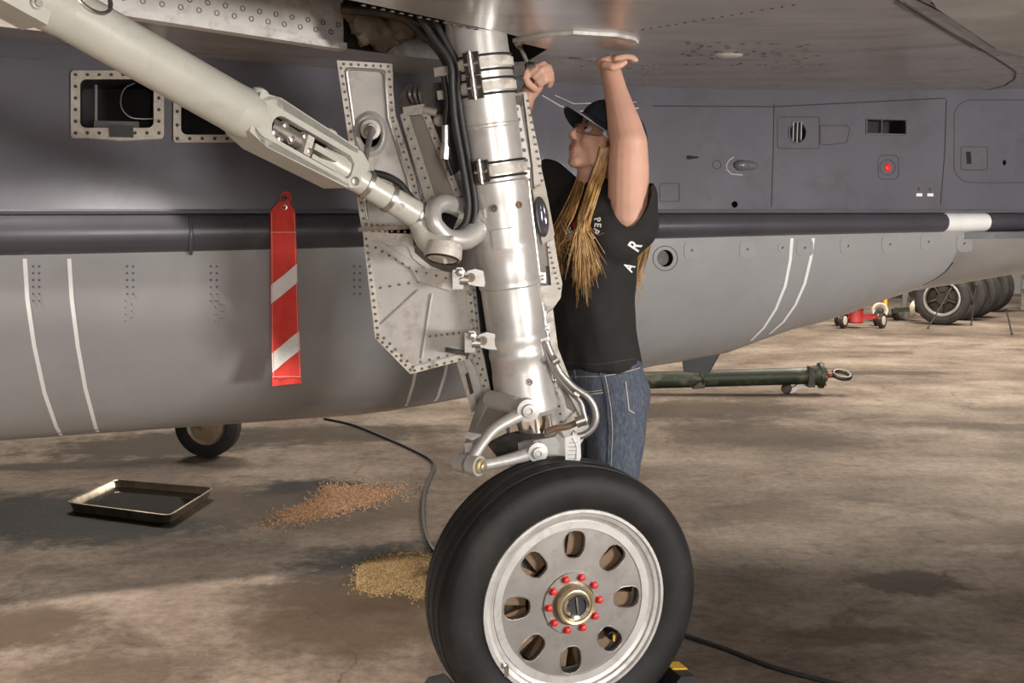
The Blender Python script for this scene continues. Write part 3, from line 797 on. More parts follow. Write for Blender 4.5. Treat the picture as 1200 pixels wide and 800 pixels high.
# data plate with rows of fine print
ssub('data_plate', patch(396, 424, 48, 78, 0.0885), M['white'], label='small printed data plate')
mb = MB()
for i in range(6):
    q = patch(398.5 + i * 4.1, 401.2 + i * 4.1, 50, 76, 0.0891, 6); mb.add(q.v, q.f)
ssub('plate_print', mb, M['line'])
mb = MB()
for i in range(4):
    q = patch(397, 423, 53 + i * 6.6, 54.2 + i * 6.6, 0.0894, 2); mb.add(q.v, q.f)
ssub('plate_ruling', mb, M['white'])
# lugs for the door links on the left of the strut
for (px, py, qx, qy) in ((552, 325, 575, 328), (566, 399, 590, 402)):
    p = W(px, py, 3.10); q = W(qx, qy, 3.10); mb = MB(); mb.prism([p + V((-.01, 0, .018)), p + V((.012, 0, .024)), q + V((0, 0, .02)), q - V((0, 0, .02)), p + V((.012, 0, -.024)), p + V((-.01, 0, -.018)), p + V((-0.022, 0, 0))], V((0, 0.03, 0)))
    ssub('door_link_lug', mb, M['alu'])
    mb = MB(); mb.lathe(p, V((0, -1, 0)), [(0, 0.013), (0.006, 0.013), (0.006, 0.006), (0.002, 0.005)], 14); ssub('lug_pin', mb, M['rivet'])
    mb = MB(); mb.cyl(W(px - 13, py + 3, 3.1), W(px - 3, py + 3, 3.1), 0.014, seg=12); mb.hexbolt(W(px - 13, py - 6, 3.09), V((0, -1, 0)), 0.012, 0.02); mb.box(W(px - 15, py + 2, 3.11), (0.03, 0.03, 0.055)); ssub('door_link', mb, M['steel'])
# hoses down the left of the strut
for pts, r, Y in (([(478, -5), (505, 40), (527, 72), (530, 105), (533, 140), (540, 180), (546, 215), (549, 243), (545, 262), (532, 273), (518, 268), (507, 255), (498, 246), (482, 232), (468, 215), (452, 206), (438, 203)], 0.0105, 3.07),
                  ([(492, -6), (520, 45), (537, 78), (537, 105), (541, 140), (548, 180), (554, 215), (557, 245), (553, 264), (540, 276), (526, 277), (512, 268), (502, 258)], 0.010, 3.075),
                  ([(520, 90), (524, 120), (522, 145), (524, 185), (531, 205)], 0.0085, 3.1)):
    ssub('hose', MB().tube(catmull([W(px, py, Y) for px, py in pts]), r, 10), M['black_rubber'], label='black rubber hose')
mb = MB(); mb.cyl(W(522, 147, 3.08), W(522, 172, 3.08), 0.010, seg=10); mb.cyl(W(522, 172, 3.08), W(521, 186, 3.08), 0.013, seg=8); ssub('hose_fitting', mb, M['steel'])
# steel fork that carries the foot of the drag brace
mb = MB()
mb.tube(catmull([W(*p) for p in ((560, 268, 3.10), (545, 280, 3.06), (525, 278, 3.02), (510, 262, 3.0), (508, 245, 3.02), (518, 238, 3.06), (530, 240, 3.10), (548, 246, 3.14), (565, 244, 3.14))]), [0.035, 0.03, 0.024, 0.022, 0.024, 0.026, 0.026, 0.03, 0.035], 14)
ssub('fork', mb, M['alu'])
mb = MB(); mb.tube([W(562, 262, 3.12), W(545, 262, 3.12), W(536, 258, 3.12)], [0.06, 0.04, 0.03], 14); ssub('fork_root', mb, M['alu'])

# ---- drag brace
D0, D1, D2 = W(72, 11, 2.33), W(264, 121, 2.73), W(406, 201, 2.94)
ad = (D2 - D0).normalized()
Dm = D0 + ad * (D1 - D0).length
LB = (D2 - D0).length; L1 = (D1 - D0).length
brace = obj('drag_brace', MB().lathe(D0, ad, [(-0.22, 0.05), (-0.10, 0.053), (0, 0.0545), (L1 * 0.97, 0.0585), (L1, 0.058)], 40), M['brace'], jet)
def bsub(name, mb, m, **k): return obj(name, mb, m, brace, **k)
bs_side = ad.cross(V((0, 0, 1))).normalized()
if bs_side.y > 0: bs_side = -bs_side                # towards the photographer
bs_up = bs_side.cross(ad).normalized()
if bs_up.z < 0: bs_up = -bs_up
def bp(t, u_, s_): return D0 + ad * t + bs_up * u_ + bs_side * s_
mb = MB()                                           # flattened knuckle: two cheeks with a slot between
def cheek(t0, t1, up, s0, s1, hole=True):
    out = []
    for k in range(13): a = PI / 2 + PI * k / 12; out.append((t0 + 0.065 + up * 1.0 * math.cos(a), up * math.sin(a)))
    out += [(t1 - 0.04, -up * 0.82), (t1, -up * 0.5), (t1, up * 0.5), (t1 - 0.03, up * 0.82)]
    inn = []
    if hole:
        for k in range(9): a = PI / 2 + PI * k / 8; inn.append((t0 + 0.09 + 0.03 * math.cos(a), -0.004 + 0.03 * math.sin(a)))
        inn += [(t1 - 0.06, -0.034), (t1 - 0.05, -0.02), (t1 - 0.05, 0.012), (t1 - 0.07, 0.026)]
    loops = [[bp(t, u_, s0) for t, u_ in out]] + ([[bp(t, u_, s0) for t, u_ in inn]] if hole else [])
    return MB().prism(loops, bs_side * (s1 - s0))
t1 = LB + 0.03
fr_c = cheek(L1 - 0.005, t1, 0.062, 0.022, 0.046); bsub('knuckle_cheek', fr_c, M['brace'], label='slotted cheek of the brace knuckle')
bsub('knuckle_cheek', cheek(L1 - 0.005, t1, 0.062, -0.046, -0.022, False), M['brace'])
mb = MB(); mb.prism([bp(L1 + 0.0, 0.050, -0.046), bp(L1 + 0.06, 0.064, -0.046), bp(t1 - 0.05, 0.055, -0.046), bp(t1 - 0.05, 0.04, -0.046), bp(L1 + 0.04, 0.04, -0.046), bp(L1 + 0.0, 0.03, -0.046)], bs_side * 0.092)
bsub('knuckle_web', mb, M['brace'])
mb = MB(); mb.prism([bp(L1 + 0.0, -0.050, -0.046), bp(L1 + 0.06, -0.064, -0.046), bp(t1 - 0.05, -0.055, -0.046), bp(t1 - 0.05, -0.044, -0.046), bp(L1 + 0.04, -0.044, -0.046), bp(L1 + 0.0, -0.03, -0.046)], bs_side * 0.092)
bsub('knuckle_web', mb, M['brace'])
mb = MB(); mb.lathe(bp(L1 - 0.01, 0, 0), ad, [(-0.05, 0.0565), (0.0, 0.060), (0.035, 0.056), (0.05, 0.03)], 32); bsub('knuckle_neck', mb, M['brace'])
# latch mechanism in the slot
mb = MB(); mb.cyl(bp(L1 + 0.07, 0.0, 0.012), bp(L1 + 0.16, 0.0, 0.016), 0.023, seg=16); mb.cyl(bp(L1 + 0.16, 0, 0.016), bp(L1 + 0.20, 0.0, 0.016), 0.014, seg=14); bsub('latch_cylinder', mb, M['steel'])
mb = MB()
for t, u_ in ((0.075, -0.018), (0.10, 0.012), (0.13, -0.012), (0.165, 0.012), (0.19, -0.016), (0.095, -0.026)): mb.hexbolt(bp(L1 + t, u_, 0.028), bs_side, 0.009, 0.012)
bsub('latch_bolt', mb, M['steel'])
mb = MB(); mb.box(bp(L1 + 0.185, -0.003, 0.022), (0.022, 0.05, 0.03), Matrix((ad, bs_up, bs_side)).transposed()); bsub('latch_bracket', mb, M['flange'])
mb = MB(); mb.box(bp(L1 + 0.245, 0.004, 0.02), (0.08, 0.016, 0.03), Matrix((ad, bs_up, bs_side)).transposed()); mb.box(bp(L1 + 0.245, -0.022, 0.02), (0.08, 0.012, 0.03), Matrix((ad, bs_up, bs_side)).transposed()); bsub('latch_rod', mb, M['brace'])
mb = MB(); mb.box(bp(L1 + 0.16, 0, -0.01), (0.26, 0.07, 0.01), Matrix((ad, bs_up, bs_side)).transposed()); bsub('slot_back', mb, M['grease'])
for t, u_ in ((0.03, 0.056), (0.29, 0.052), (0.265, 0.058)):
    bsub('pin_cap', MB().lathe(bp(L1 + t, u_, 0.0), bs_up, [(-0.01, 0.021), (0.014, 0.021), (0.018, 0.016), (0.022, 0.008)], 16), M['brace'])
bsub('pin_cap', MB().lathe(bp(LB - 0.005, -0.03, 0.044), bs_side, [(0, 0.012), (0.008, 0.012), (0.010, 0.006)], 12), M['steel'])
# slimmer lower end
E0, E1 = W(392, 194, 2.92), W(494, 255, 3.04); ae = (E1 - E0).normalized(); EL = (E1 - E0).length
mb = MB(); mb.lathe(E0, ae, [(-0.05, 0.036), (0, 0.040), (0.03, 0.040), (0.08, 0.034), (EL * 0.5, 0.0345), (EL * 0.9, 0.037), (EL, 0.036), (EL + 0.012, 0.028)], 32); bsub('brace_foot', mb, M['brace'])
for t in (0.36, 0.62, 0.95):
    mb = MB(); mb.lathe(E0 + ae * EL * t, ae, [(-0.006, 0.0345), (-0.006, 0.0392), (0.006, 0.0392), (0.006, 0.0345)], 32, True); bsub('hose_band', mb, M['steel'])
bsub('foot_plug', MB().lathe(E0 + ae * EL * 0.78 + V((0, -0.036, 0)), V((0, -1, 0)), [(-0.004, 0.010), (0.006, 0.010), (0.006, 0.005), (0.003, 0.004)], 12), M['steel'])
# hooked lug running down from the foot to its capped pivot
mb = MB(); mb.tube(catmull([W(*p) for p in ((489, 254, 3.03), (494, 266, 3.03), (499, 279, 3.02), (511, 287, 3.01), (527, 293, 3.0))]), [0.032, 0.031, 0.031, 0.036, 0.040], 16); bsub('hook_lug', mb, M['brace'])
pv = W(519, 298, 3.0); pn = V((-0.12, -0.32, -0.94)).normalized()
mb = MB(); mb.lathe(pv + pn * 0.004, pn, [(-0.03, 0.05), (0.0, 0.052), (0.008, 0.049), (0.010, 0.036), (0.004, 0.034), (0.006, 0.012), (0.014, 0.010), (0.016, 0.005)], 32); bsub('pivot_cap', mb, M['flange'])
mb = MB(); mb.torus(pv + pn * 0.013, pn, 0.044, 0.004, 28, 6); bsub('pivot_ring', mb, M['grease'])
# upper clevis at the wing
Rb = Matrix((ad, bs_up, bs_side)).transposed()
mb = MB(); mb.box(bp(-0.12, 0.0, -0.0), (0.16, 0.125, 0.10), Rb); mb.lathe(bp(-0.045, 0, 0), ad, [(-0.05, 0.062), (0.0, 0.060), (0.05, 0.056)], 32); bsub('brace_clevis', mb, M['brace'])
mb = MB(); mb.torus(bp(0.03, 0.052, 0.03), (bs_up * 0.6 + bs_side).normalized(), 0.05, 0.005, 20, 8, 0, PI); bsub('clevis_edge', mb, M['steel'])
mb = MB(); mb.lathe(bp(-0.075, -0.036, 0.052), bs_side, [(0, 0.011), (0.006, 0.011), (0.006, 0.007), (0.012, 0.006)], 14); bsub('clevis_bolt', mb, M['steel'])

# ---- inner gear door (left of the strut)
DY = 3.24
def dw(px, py, Y=DY): return W(px, py, Y)
def strip_poly(outer, inner, Y, th): return MB().prism([[dw(*p, Y) for p in outer], [dw(*p, Y) for p in inner]], V((0, -th, 0)))
up = [(395, 71), (460, 75), (461, 105), (464, 135), (472, 160), (486, 205), (499, 262), (424, 268)]
lo = [(424, 262), (482, 268), (486, 296), (505, 312), (535, 322), (552, 332), (560, 390), (566, 418), (545, 421), (481, 438), (440, 396)]
door = obj('gear_door', MB().prism([dw(*p) for p in up], V((0, 0.012, 0))), M['door'], jet, label='worn riveted grey gear door')
def dsub(name, mb, m, **k): return obj(name, mb, m, door, **k)
up_in = [(403, 79), (452, 82), (454, 110), (457, 139), (465, 163), (479, 207), (490, 262), (430, 262)]
dsub('door_flange', strip_poly(up, up_in, DY, 0.007), M['flange'])
mb = MB(); mb.tube([dw(px, py, DY - 0.002) for px, py in ((430, 258), (406, 84), (410, 80), (446, 82), (451, 88), (453, 112), (455, 139), (463, 164), (477, 208), (488, 258))], 0.006, 8); dsub('pressed_bead', mb, M['alu_dark'])
dsub('lower_panel', MB().prism([dw(*p, DY - 0.03) for p in lo], V((0, 0.012, 0))), M['door'])
lo_in = [(432, 286), (478, 288), (484, 302), (503, 318), (533, 328), (545, 336), (552, 392), (556, 411), (542, 414), (484, 429), (447, 393)]
dsub('lower_flange', strip_poly(lo, lo_in, DY - 0.03, 0.006), M['flange'])
dsub('stiffener', MB().prism([dw(*p, DY - 0.036) for p in ((436, 282), (446, 283), (494, 313), (500, 330), (490, 330), (484, 317))], V((0, -0.006, 0))), M['door'])
dsub('stiffener', MB().prism([dw(*p, DY - 0.036) for p in ((490, 314), (535, 320), (548, 328), (550, 340), (530, 341), (496, 331))], V((0, -0.008, 0))), M['flange'])
mb = MB(); mb.tube([dw(442, 384, DY - 0.032), dw(490, 340, DY - 0.034)], 0.004, 6); mb.tube([dw(494, 420, DY - 0.032), dw(506, 344, DY - 0.034)], 0.0045, 6); dsub('crease', mb, M['door'])
mb = MB(); mb.box(dw(455, 267, DY - 0.04), (0.17, 0.016, 0.012), Matrix.Rotation(-0.05, 3, 'Y')); dsub('door_joint', mb, M['rivet'])
mb = MB(); mb.prism([dw(*p, DY - 0.032) for p in ((425, 259), (484, 263), (484, 274), (425, 272))], V((0, -0.004, 0))); dsub('joint_strap', mb, M['cream'])
mb = MB()
def frow(p0, p1, n, Y, r=0.0045):
    for i in range(n):
        t = i / max(1, n - 1); mb.dome(dw(p0[0] + (p1[0] - p0[0]) * t, p0[1] + (p1[1] - p0[1]) * t, Y), V((0, -1, 0)), r, 0.004, 7)
Yf = DY - 0.0065
frow((400, 80), (426, 256), 20, Yf); frow((403, 75), (455, 78), 7, Yf); frow((456, 84), (460, 138), 7, Yf); frow((461, 142), (482, 205), 8, Yf); frow((483, 210), (495, 258), 7, Yf)
Yl = DY - 0.036
frow((429, 280), (443, 392), 15, Yl); frow((443, 396), (481, 433), 8, Yl); frow((450, 396), (484, 430), 6, Yl); frow((486, 434), (556, 417), 9, Yl); frow((556, 340), (561, 412), 9, Yl); frow((551, 345), (557, 405), 7, Yl)
frow((440, 290), (488, 318), 7, DY - 0.042, 0.004); frow((446, 337), (490, 330), 5, DY - 0.031, 0.004); frow((504, 394), (538, 390), 6, DY - 0.031, 0.004); frow((493, 424), (535, 414), 5, DY - 0.031, 0.004); frow((500, 320), (545, 332), 5, DY - 0.046, 0.004)
frow((429, 263), (482, 267), 9, DY - 0.037, 0.0055); frow((429, 269.5), (482, 271.5), 8, DY - 0.037, 0.0055)
dsub('door_rivets', mb, M['rivet'], kind='stuff')
mb = MB(); mb.box(dw(536, 412, DY - 0.045), (0.07, 0.02, 0.012), Matrix.Rotation(0.2, 3, 'Y')); dsub('door_handle', mb, M['grease'])
# pressed dish with its rod end
c = dw(434, 157, DY); mb = MB(); mb.lathe(c, V((0, -1, 0)), [(0.0, 0.060), (0.010, 0.054), (0.014, 0.047), (0.010, 0.041), (0.0, 0.034), (-0.004, 0.02)], 32)
for i, v_ in enumerate(mb.v): mb.v[i] = V((c.x + (v_.x - c.x) * 0.85, v_.y, c.z + (v_.z - c.z) * 1.1))
dsub('pressed_dish', mb, M['alu'])
mb = MB(); mb.lathe(dw(434, 152, DY - 0.012), V((0.2, -1, 0)), [(0, 0.03), (0.012, 0.028), (0.016, 0.018), (0.03, 0.014)], 14); dsub('rod_seat', mb, M['flange'])
mb = MB(); mb.tube(catmull([dw(435, 150, DY - 0.05), dw(432, 168, DY - 0.09), dw(426, 196, DY - 0.16)]), 0.009, 10); mb.ball(dw(433, 154, DY - 0.04), 0.018); dsub('push_rod', mb, M['alu_dark'])
# tan link panel between the door and the strut
lp = [(470, 134), (490, 122), (499, 128), (541, 232), (502, 240)]
link_p = obj('link_panel', MB().prism([dw(*p, 3.27) for p in lp], V((0, 0.012, 0))), mat('tan_panel_paint', (0.30, 0.26, 0.21), 0.5, 0.1, 0.15, 10), jet)
obj('link_flange', MB().prism([dw(*p, 3.26) for p in ((469, 135), (478, 130), (512, 236), (500, 240))], V((0, -0.008, 0))), M['flange'], link_p)
obj('link_flange', MB().prism([dw(*p, 3.26) for p in ((472, 126), (498, 122), (500, 134), (474, 136))], V((0, -0.012, 0))), M['flange'], link_p)
obj('link_flange', MB().prism([dw(*p, 3.26) for p in ((494, 132), (501, 128), (541, 228), (534, 232))], V((0, -0.008, 0))), M['flange'], link_p)
mb = MB()
for t in range(9): mb.dome(dw(474 + t * 4, 140 + t * 11.4, 3.251), V((0, -1, 0)), 0.004, 0.004, 7)
for t in range(8): mb.dome(dw(499 + t * 5, 138 + t * 12, 3.251), V((0, -1, 0)), 0.004, 0.004, 7)
obj('link_rivets', mb, M['rivet'], link_p, kind='stuff')
mb = MB(); mb.prism([dw(*p, 3.30) for p in ((466, 115), (478, 99), (520, 96), (545, 100), (548, 190), (532, 205), (515, 165), (500, 130), (470, 128))], V((0, 0.03, 0))); obj('link_bracket', mb, M['grease'], link_p)
for i in range(3):
    mb = MB(); mb.tube(catmull([dw(482 + i * 5, 100, 3.26), dw(480 + i * 6, 110, 3.24), dw(484 + i * 5, 120, 3.26)]), 0.005, 8); obj('bracket_spring', mb, M['alu_dark'], link_p)
mb = MB(); mb.ball(dw(515, 141, 3.24), 0.018); mb.cyl(dw(496, 128, 3.25), dw(512, 132, 3.25), 0.012); obj('bracket_knob', mb, M['flange'], link_p)
# narrow lower hinge panel beneath the door
hp = obj('hinge_panel', MB().prism([dw(*p, 3.26) for p in ((535, 424), (548, 418), (574, 455), (577, 468), (556, 482), (551, 470))], V((0, 0.012, 0))), M['alu_dark'], jet)
obj('hinge_flange', MB().prism([dw(*p, 3.25) for p in ((535, 424), (543, 421), (560, 478), (553, 483))], V((0, -0.007, 0))), M['flange'], hp)
obj('hinge_flange', MB().prism([dw(*p, 3.25) for p in ((552, 412), (565, 408), (577, 466), (570, 470))], V((0, -0.007, 0))), M['flange'], hp)
mb = MB(); mb.prism([dw(*p, 3.245) for p in ((545, 438), (549, 436), (555, 460), (551, 462))], V((0, -0.004, 0))); obj('hinge_slot', mb, M['grease'], hp)
mb = MB()
for i in range(9): mb.dome(dw(556 + i * 1.8 + (i % 2) * 4, 413 + i * 6.5, 3.243), V((0, -1, 0)), 0.004, 0.004, 7)
obj('hinge_rivets', mb, M['rivet'], hp, kind='stuff')

obj('dark_gap_plate', MB().prism([dw(*p, 3.30) for p in ((556, 322), (575, 330), (588, 470), (571, 470))], V((0, 0.01, 0))), M['black_rubber'], jet)  # black plate put in to make the gap between door and strut dark
# ---- outer gear door seen nearly edge-on, right of the strut
OY = 3.20
def ow(px, py, Y=OY): return W(px, py, Y)
od = obj('outer_door', MB().prism([ow(*p, 3.22) for p in ((599, 110), (614, 108), (624, 150), (633, 190), (640, 222), (658, 332), (657, 348), (648, 362), (654, 408), (672, 455), (690, 490), (690, 505), (668, 540), (640, 540), (640, 430), (630, 330), (620, 230))], V((0, 0.014, 0))), M['door'], jet)
def osub(name, mb, m, **k): return obj(name, mb, m, od, **k)
osub('edge_strip', MB().prism([ow(*p, 3.21) for p in ((613, 109), (617, 110), (634, 190), (633, 222), (626, 222), (624, 195))], V((0, -0.03, 0))), M['flange'])
osub('hole_strip', MB().prism([ow(*p, 3.16) for p in ((601, 122), (609, 122), (622, 196), (613, 196))], V((0, 0.008, 0))), M['spar'])
mb = MB()
for i in range(6): mb.cyl(ow(605.5 + i * 2.2, 128 + i * 12, 3.165), ow(605.5 + i * 2.2, 128 + i * 12, 3.157), 0.0055, seg=10)
osub('strip_holes', mb, mat('blueish_hole', (0.06, 0.09, 0.13), 0.4), kind='stuff')
osub('top_block', MB().box(ow(606, 118, 3.17), (0.03, 0.03, 0.025)), M['grease'])
osub('window_block', MB().prism([ow(*p, 3.17) for p in ((624, 222), (637, 215), (642, 232), (650, 275), (636, 287), (630, 262))], V((0, 0.03, 0))), M['cream'])
mb = MB()
mb.ball(ow(634.5, 254, 3.165), (0.021, 0.012, 0.058), Matrix.Rotation(-0.14, 3, 'Y'), 16, 12)
osub('sight_glass', mb, mat('dark_glossy_lens', (0.05, 0.05, 0.06), 0.08, 0, 0.2, 10, coat=1.0), label='dark glossy sight glass')
osub('edge_strip', MB().prism([ow(*p, 3.18) for p in ((641, 284), (648, 280), (659, 332), (657, 349), (649, 360), (638, 358), (632, 335), (646, 334))], V((0, 0.02, 0))), M['flange'])
osub('door_slot', MB().prism([ow(*p, 3.205) for p in ((640, 312), (644, 312), (647, 340), (644, 343))], V((0, 0.01, 0))), M['grease'])
osub('edge_strip', MB().prism([ow(*p, 3.18) for p in ((640, 368), (648, 362), (654, 408), (672, 455), (690, 490), (688, 500), (674, 476), (660, 450), (647, 412))], V((0, 0.02, 0))), M['flange'])
osub('edge_panel', MB().prism([ow(*p, 3.20) for p in ((642, 430), (652, 428), (664, 478), (690, 492), (688, 506), (668, 540), (646, 540))], V((0, 0.015, 0))), M['spar'])
osub('edge_rib', MB().prism([ow(*p, 3.19) for p in ((660, 497), (676, 480), (690, 492), (676, 500), (664, 505))], V((0, 0.015, 0))), M['flange'])
mb = MB()
for p in ((636, 370), (640, 384), (640, 400), (648, 445), (650, 460), (616, 206), (616, 215), (635, 325)): 
    mb.hexbolt(ow(*p, 3.16), V((0, -1, 0)), 0.009, 0.014); mb.box(ow(*p, 3.175), (0.022, 0.02, 0.03))
osub('door_bolt', mb, M['steel'])
mb = MB()
for a, b in (((619, 212), (633, 330)), ((632, 335), (642, 398))): mb.tube([ow(*a, 3.15), ow(*b, 3.15)], 0.0035, 8)
osub('pull_rod', mb, M['steel'])
mb = MB()
for i in range(12): mb.dome(ow(619 + i * 1.5, 118 + i * 8.5, 3.178), V((0, -1, 0)), 0.004, 0.004, 7)
for i in range(9): mb.dome(ow(643 + i * 1.6, 290 + i * 6, 3.178), V((0, -1, 0)), 0.0035, 0.004, 7)
for i in range(10): mb.dome(ow(650 + i * 1.3, 440 + i * 9, 3.198), V((0, -1, 0)), 0.004, 0.004, 7)
osub('strip_rivets', mb, M['rivet'], kind='stuff')
# brake hoses looping down behind the wheel
for pts, r, m, Y in (([(640, 400), (646, 415), (656, 436), (672, 453), (688, 464), (697, 478), (698, 494), (690, 506), (678, 511), (670, 507)], 0.010, 'alu_dark', 3.10), ([(636, 404), (644, 424), (654, 442), (668, 458), (680, 470), (684, 484), (688, 497)], 0.009, 'alu_dark', 3.12), ([(676, 495), (664, 500), (650, 502), (640, 506)], 0.009, 'brake', 3.10)):
    ssub('brake_hose', MB().tube(catmull([W(px, py, Y) for px, py in pts]), r, 10), M[m])
for a_, b_, r_ in ((W(675, 495, 3.09), W(686, 491, 3.09), 0.016), (W(672, 460, 3.09), W(678, 464, 3.09), 0.013), (W(648, 424, 3.08), W(654, 420, 3.08), 0.013)): ssub('hose_fitting', MB().cyl(a_, b_, r_, seg=10), M['steel'])

# ---- torque links
def arm(pts, r, flat, m, name, par):
    return obj(name, MB().tube(catmull([W(*p) for p in pts]), r, 12, True, flat), m, par)
tl = obj('torque_link', MB().prism([W(*p) for p in ((566, 470, 3.13), (578, 464, 3.12), (612, 478, 3.06), (606, 486, 3.05), (566, 524, 2.99), (556, 538, 2.97), (545, 538, 2.98), (552, 505, 3.06))], V((0.004, 0.03, 0.0))), M['alu_dark'], jet)
def tsub(name, mb, m): return obj(name, mb, m, tl)
arm([(616, 480, 3.03), (606, 487, 3.02), (580, 502, 2.99), (563, 522, 2.96), (552, 540, 2.95)], [0.026, 0.024, 0.019, 0.017, 0.020], 0.8, M['forged'], 'link_arm', tl)
arm([(572, 466, 3.14), (566, 478, 3.12), (556, 505, 3.07), (549, 530, 3.01), (546, 541, 2.99)], [0.022, 0.02, 0.017, 0.016, 0.02], 0.8, M['alu_dark'], 'link_arm', tl)
mb = MB(); mb.cyl(W(574, 468, 3.13), W(606, 476, 3.05), 0.027, seg=20); tsub('hinge_barrel', mb, M['forged'])
pd = (W(616, 480, 2.98) - W(616, 480, 3.03)).normalized()
mb = MB(); mb.lathe(W(616, 479, 3.035), V((0.25, -1, 0)), [(0, 0.032), (0.03, 0.032), (0.032, 0.020), (0.04, 0.018), (0.042, 0.009), (0.037, 0.007)], 20); tsub('hinge_pin', mb, M['forged'])
mb = MB(); mb.box(W(556, 511, 3.035), (0.05, 0.012, 0.02), Matrix.Rotation(0.2, 3, 'Y')); mb.box(W(549, 525, 3.0), (0.02, 0.012, 0.03)); tsub('link_stop', mb, M['forged'])
l2 = obj('torque_link', MB().tube(catmull([W(*p) for p in ((556, 546, 2.95), (580, 542, 2.965), (605, 536, 2.985), (624, 530, 3.0), (631, 528, 3.005))]), [0.020, 0.017, 0.020, 0.026, 0.028], 12, True, 0.85), M['forged'], jet)
mb = MB(); mb.lathe(W(628, 528.5, 3.0), V((0.25, -1, 0)), [(0, 0.028), (0.022, 0.028), (0.024, 0.017), (0.032, 0.016), (0.034, 0.008), (0.030, 0.006)], 20); obj('hinge_pin', mb, M['forged'], l2)
mb = MB(); mb.cyl(W(537, 541, 2.98), W(548, 543.5, 2.955), 0.026, seg=20); mb.cyl(W(551, 544, 2.95), W(562, 546, 2.93), 0.028, seg=20); obj('apex_barrel', mb, M['forged'], l2)
ap = W(563, 546, 2.925); mb = MB(); mb.lathe(ap, (W(562, 546, 2.93) - W(537, 541, 2.98)), [(-0.01, 0.020), (0.006, 0.020), (0.008, 0.012), (0.014, 0.011), (0.016, 0.006)], 16); obj('apex_bolt', mb, M['brass'], l2)
mb = MB(); mb.prism([W(*p, 3.10) for p in ((572, 522), (600, 508), (636, 508), (650, 528), (636, 542), (590, 545))], V((0, 0.05, 0))); obj('link_fork', mb, M['grease'], l2)
ssub('axle_fork', MB().prism([W(*p, 3.08) for p in ((626, 516), (650, 512), (658, 520), (662, 545), (640, 560), (630, 534))], V((0.02, 0.09, 0))), M['forged'])

# ---- wheel
HF = W(673, 706, 2.875)
RW = HF.z
TYR = 0.375
KS = 0.375 / 0.355
KR = 1.105
Wc = HF - Nn * 0.088
Wc.z = TYR - 0.012
NA = Nn
tyre_prof = [(0.070, 0.222), (0.088, 0.236), (0.094, 0.245), (0.100, 0.262), (0.1035, 0.285), (0.1025, 0.305), (0.098, 0.322), (0.091, 0.334), (0.0895, 0.335), (0.084, 0.342), (0.077, 0.347),
             (0.066, 0.350), (0.064, 0.343), (0.056, 0.343), (0.054, 0.3525), (0.028, 0.3548), (0.026, 0.346), (0.017, 0.346), (0.015, 0.355)]
def _tr(h, r):
    return (h * KS, r * KR if r < 0.24 else (0.24 * KR + (r - 0.24) * (0.375 - 0.24 * KR) / (0.355 - 0.24)))
tyre_prof = [_tr(h, r) for h, r in tyre_prof]
full = tyre_prof + [(-h, r) for h, r in tyre_prof[::-1]]
rim_prof = [(-0.09, 0.20), (-0.09, 0.238), (-0.07, 0.228), (0.06, 0.222), (0.080, 0.2345), (0.090, 0.2375), (0.0955, 0.236), (0.0955, 0.229), (0.088, 0.226), (0.086, 0.217), (0.079, 0.2145), (0.074, 0.205), (0.072, 0.20), (0.05, 0.198), (-0.05, 0.19)]
rim_prof = [(h * KS, r * KR) for h, r in rim_prof]
wheel = obj('wheel', MB().lathe(Wc, NA, rim_prof, 72, True), M['rim'], jet)
def SC(p): return [(h * KS, r * KR) for h, r in p]
def whs(name, mb, m, **k): return obj(name, mb, m, wheel, **k)
tme = to_mesh(MB().lathe(Wc, NA, full, 96, True))
for v_ in tme.vertices:                              # the loaded tyre stands flat on the concrete
    if v_.co.z < 0.012: v_.co.z = 0.001 + max(0, v_.co.z) * 0.3
whs_t = link_mesh('tyre', tme, M['tyre'], wheel, label='black grooved tyre')
wz = Z; wu = Z.cross(NA).normalized()
wu = wu if wu.x > 0 else -wu
def wp_(h, r, ang): a = math.radians(ang); r *= KR; h *= KS; return Wc + NA * h + (wu * math.sin(a) + wz * math.cos(a)) * r
outer = [wp_(0.060, 0.202, 5 * k) for k in range(72)]
holes = []
for q in range(8):
    c = 45 * q + 1.5; lp_ = []
    for k in range(16):
        a = 2 * PI * k / 16; ca, sa = math.cos(a), math.sin(a); rr = 0.035 * abs(ca) ** 0.8 * (1 if ca > 0 else -1); ww = (0.0285 + 0.004 * ca) * abs(sa) ** 0.75 * (1 if sa > 0 else -1)
        R_ = 0.145 + rr; lp_.append(wp_(0.060, R_, c + math.degrees(math.atan2(ww, R_))))
    holes.append(lp_)
whs('wheel_disc', MB().prism([outer] + holes, NA * 0.014), M['rim_face'], label='brushed wheel disc with eight oval holes')
whs('disc_ring', MB().lathe(Wc, NA, SC([(0.070, 0.206), (0.078, 0.204), (0.0775, 0.186), (0.070, 0.183)]), 72, True), M['rim'])
for lp_ in holes: whs('hole_edge', MB().tube([p + NA * 0.0142 for p in lp_] + [lp_[0] + NA * 0.0142, lp_[1] + NA * 0.0142], 0.0016, 6), M['rim_face'])
whs('hub', MB().lathe(Wc, NA, SC([(0.05, 0.05), (0.098, 0.049), (0.103, 0.045), (0.101, 0.040), (0.095, 0.038), (0.096, 0.034), (0.07, 0.033)]), 48), M['brass'], label='brass coloured hub ring')
whs('hub_cap', MB().lathe(Wc, NA, SC([(0.08, 0.034), (0.105, 0.033), (0.108, 0.030), (0.106, 0.024), (0.098, 0.023), (0.097, 0.001)]), 32), M['chrome'], label='black and chrome hub cap')
whs('hub_bore', MB().lathe(Wc, NA, SC([(0.09, 0.0225), (0.0985, 0.0225), (0.0985, 0.001)]), 24), M['bay'])
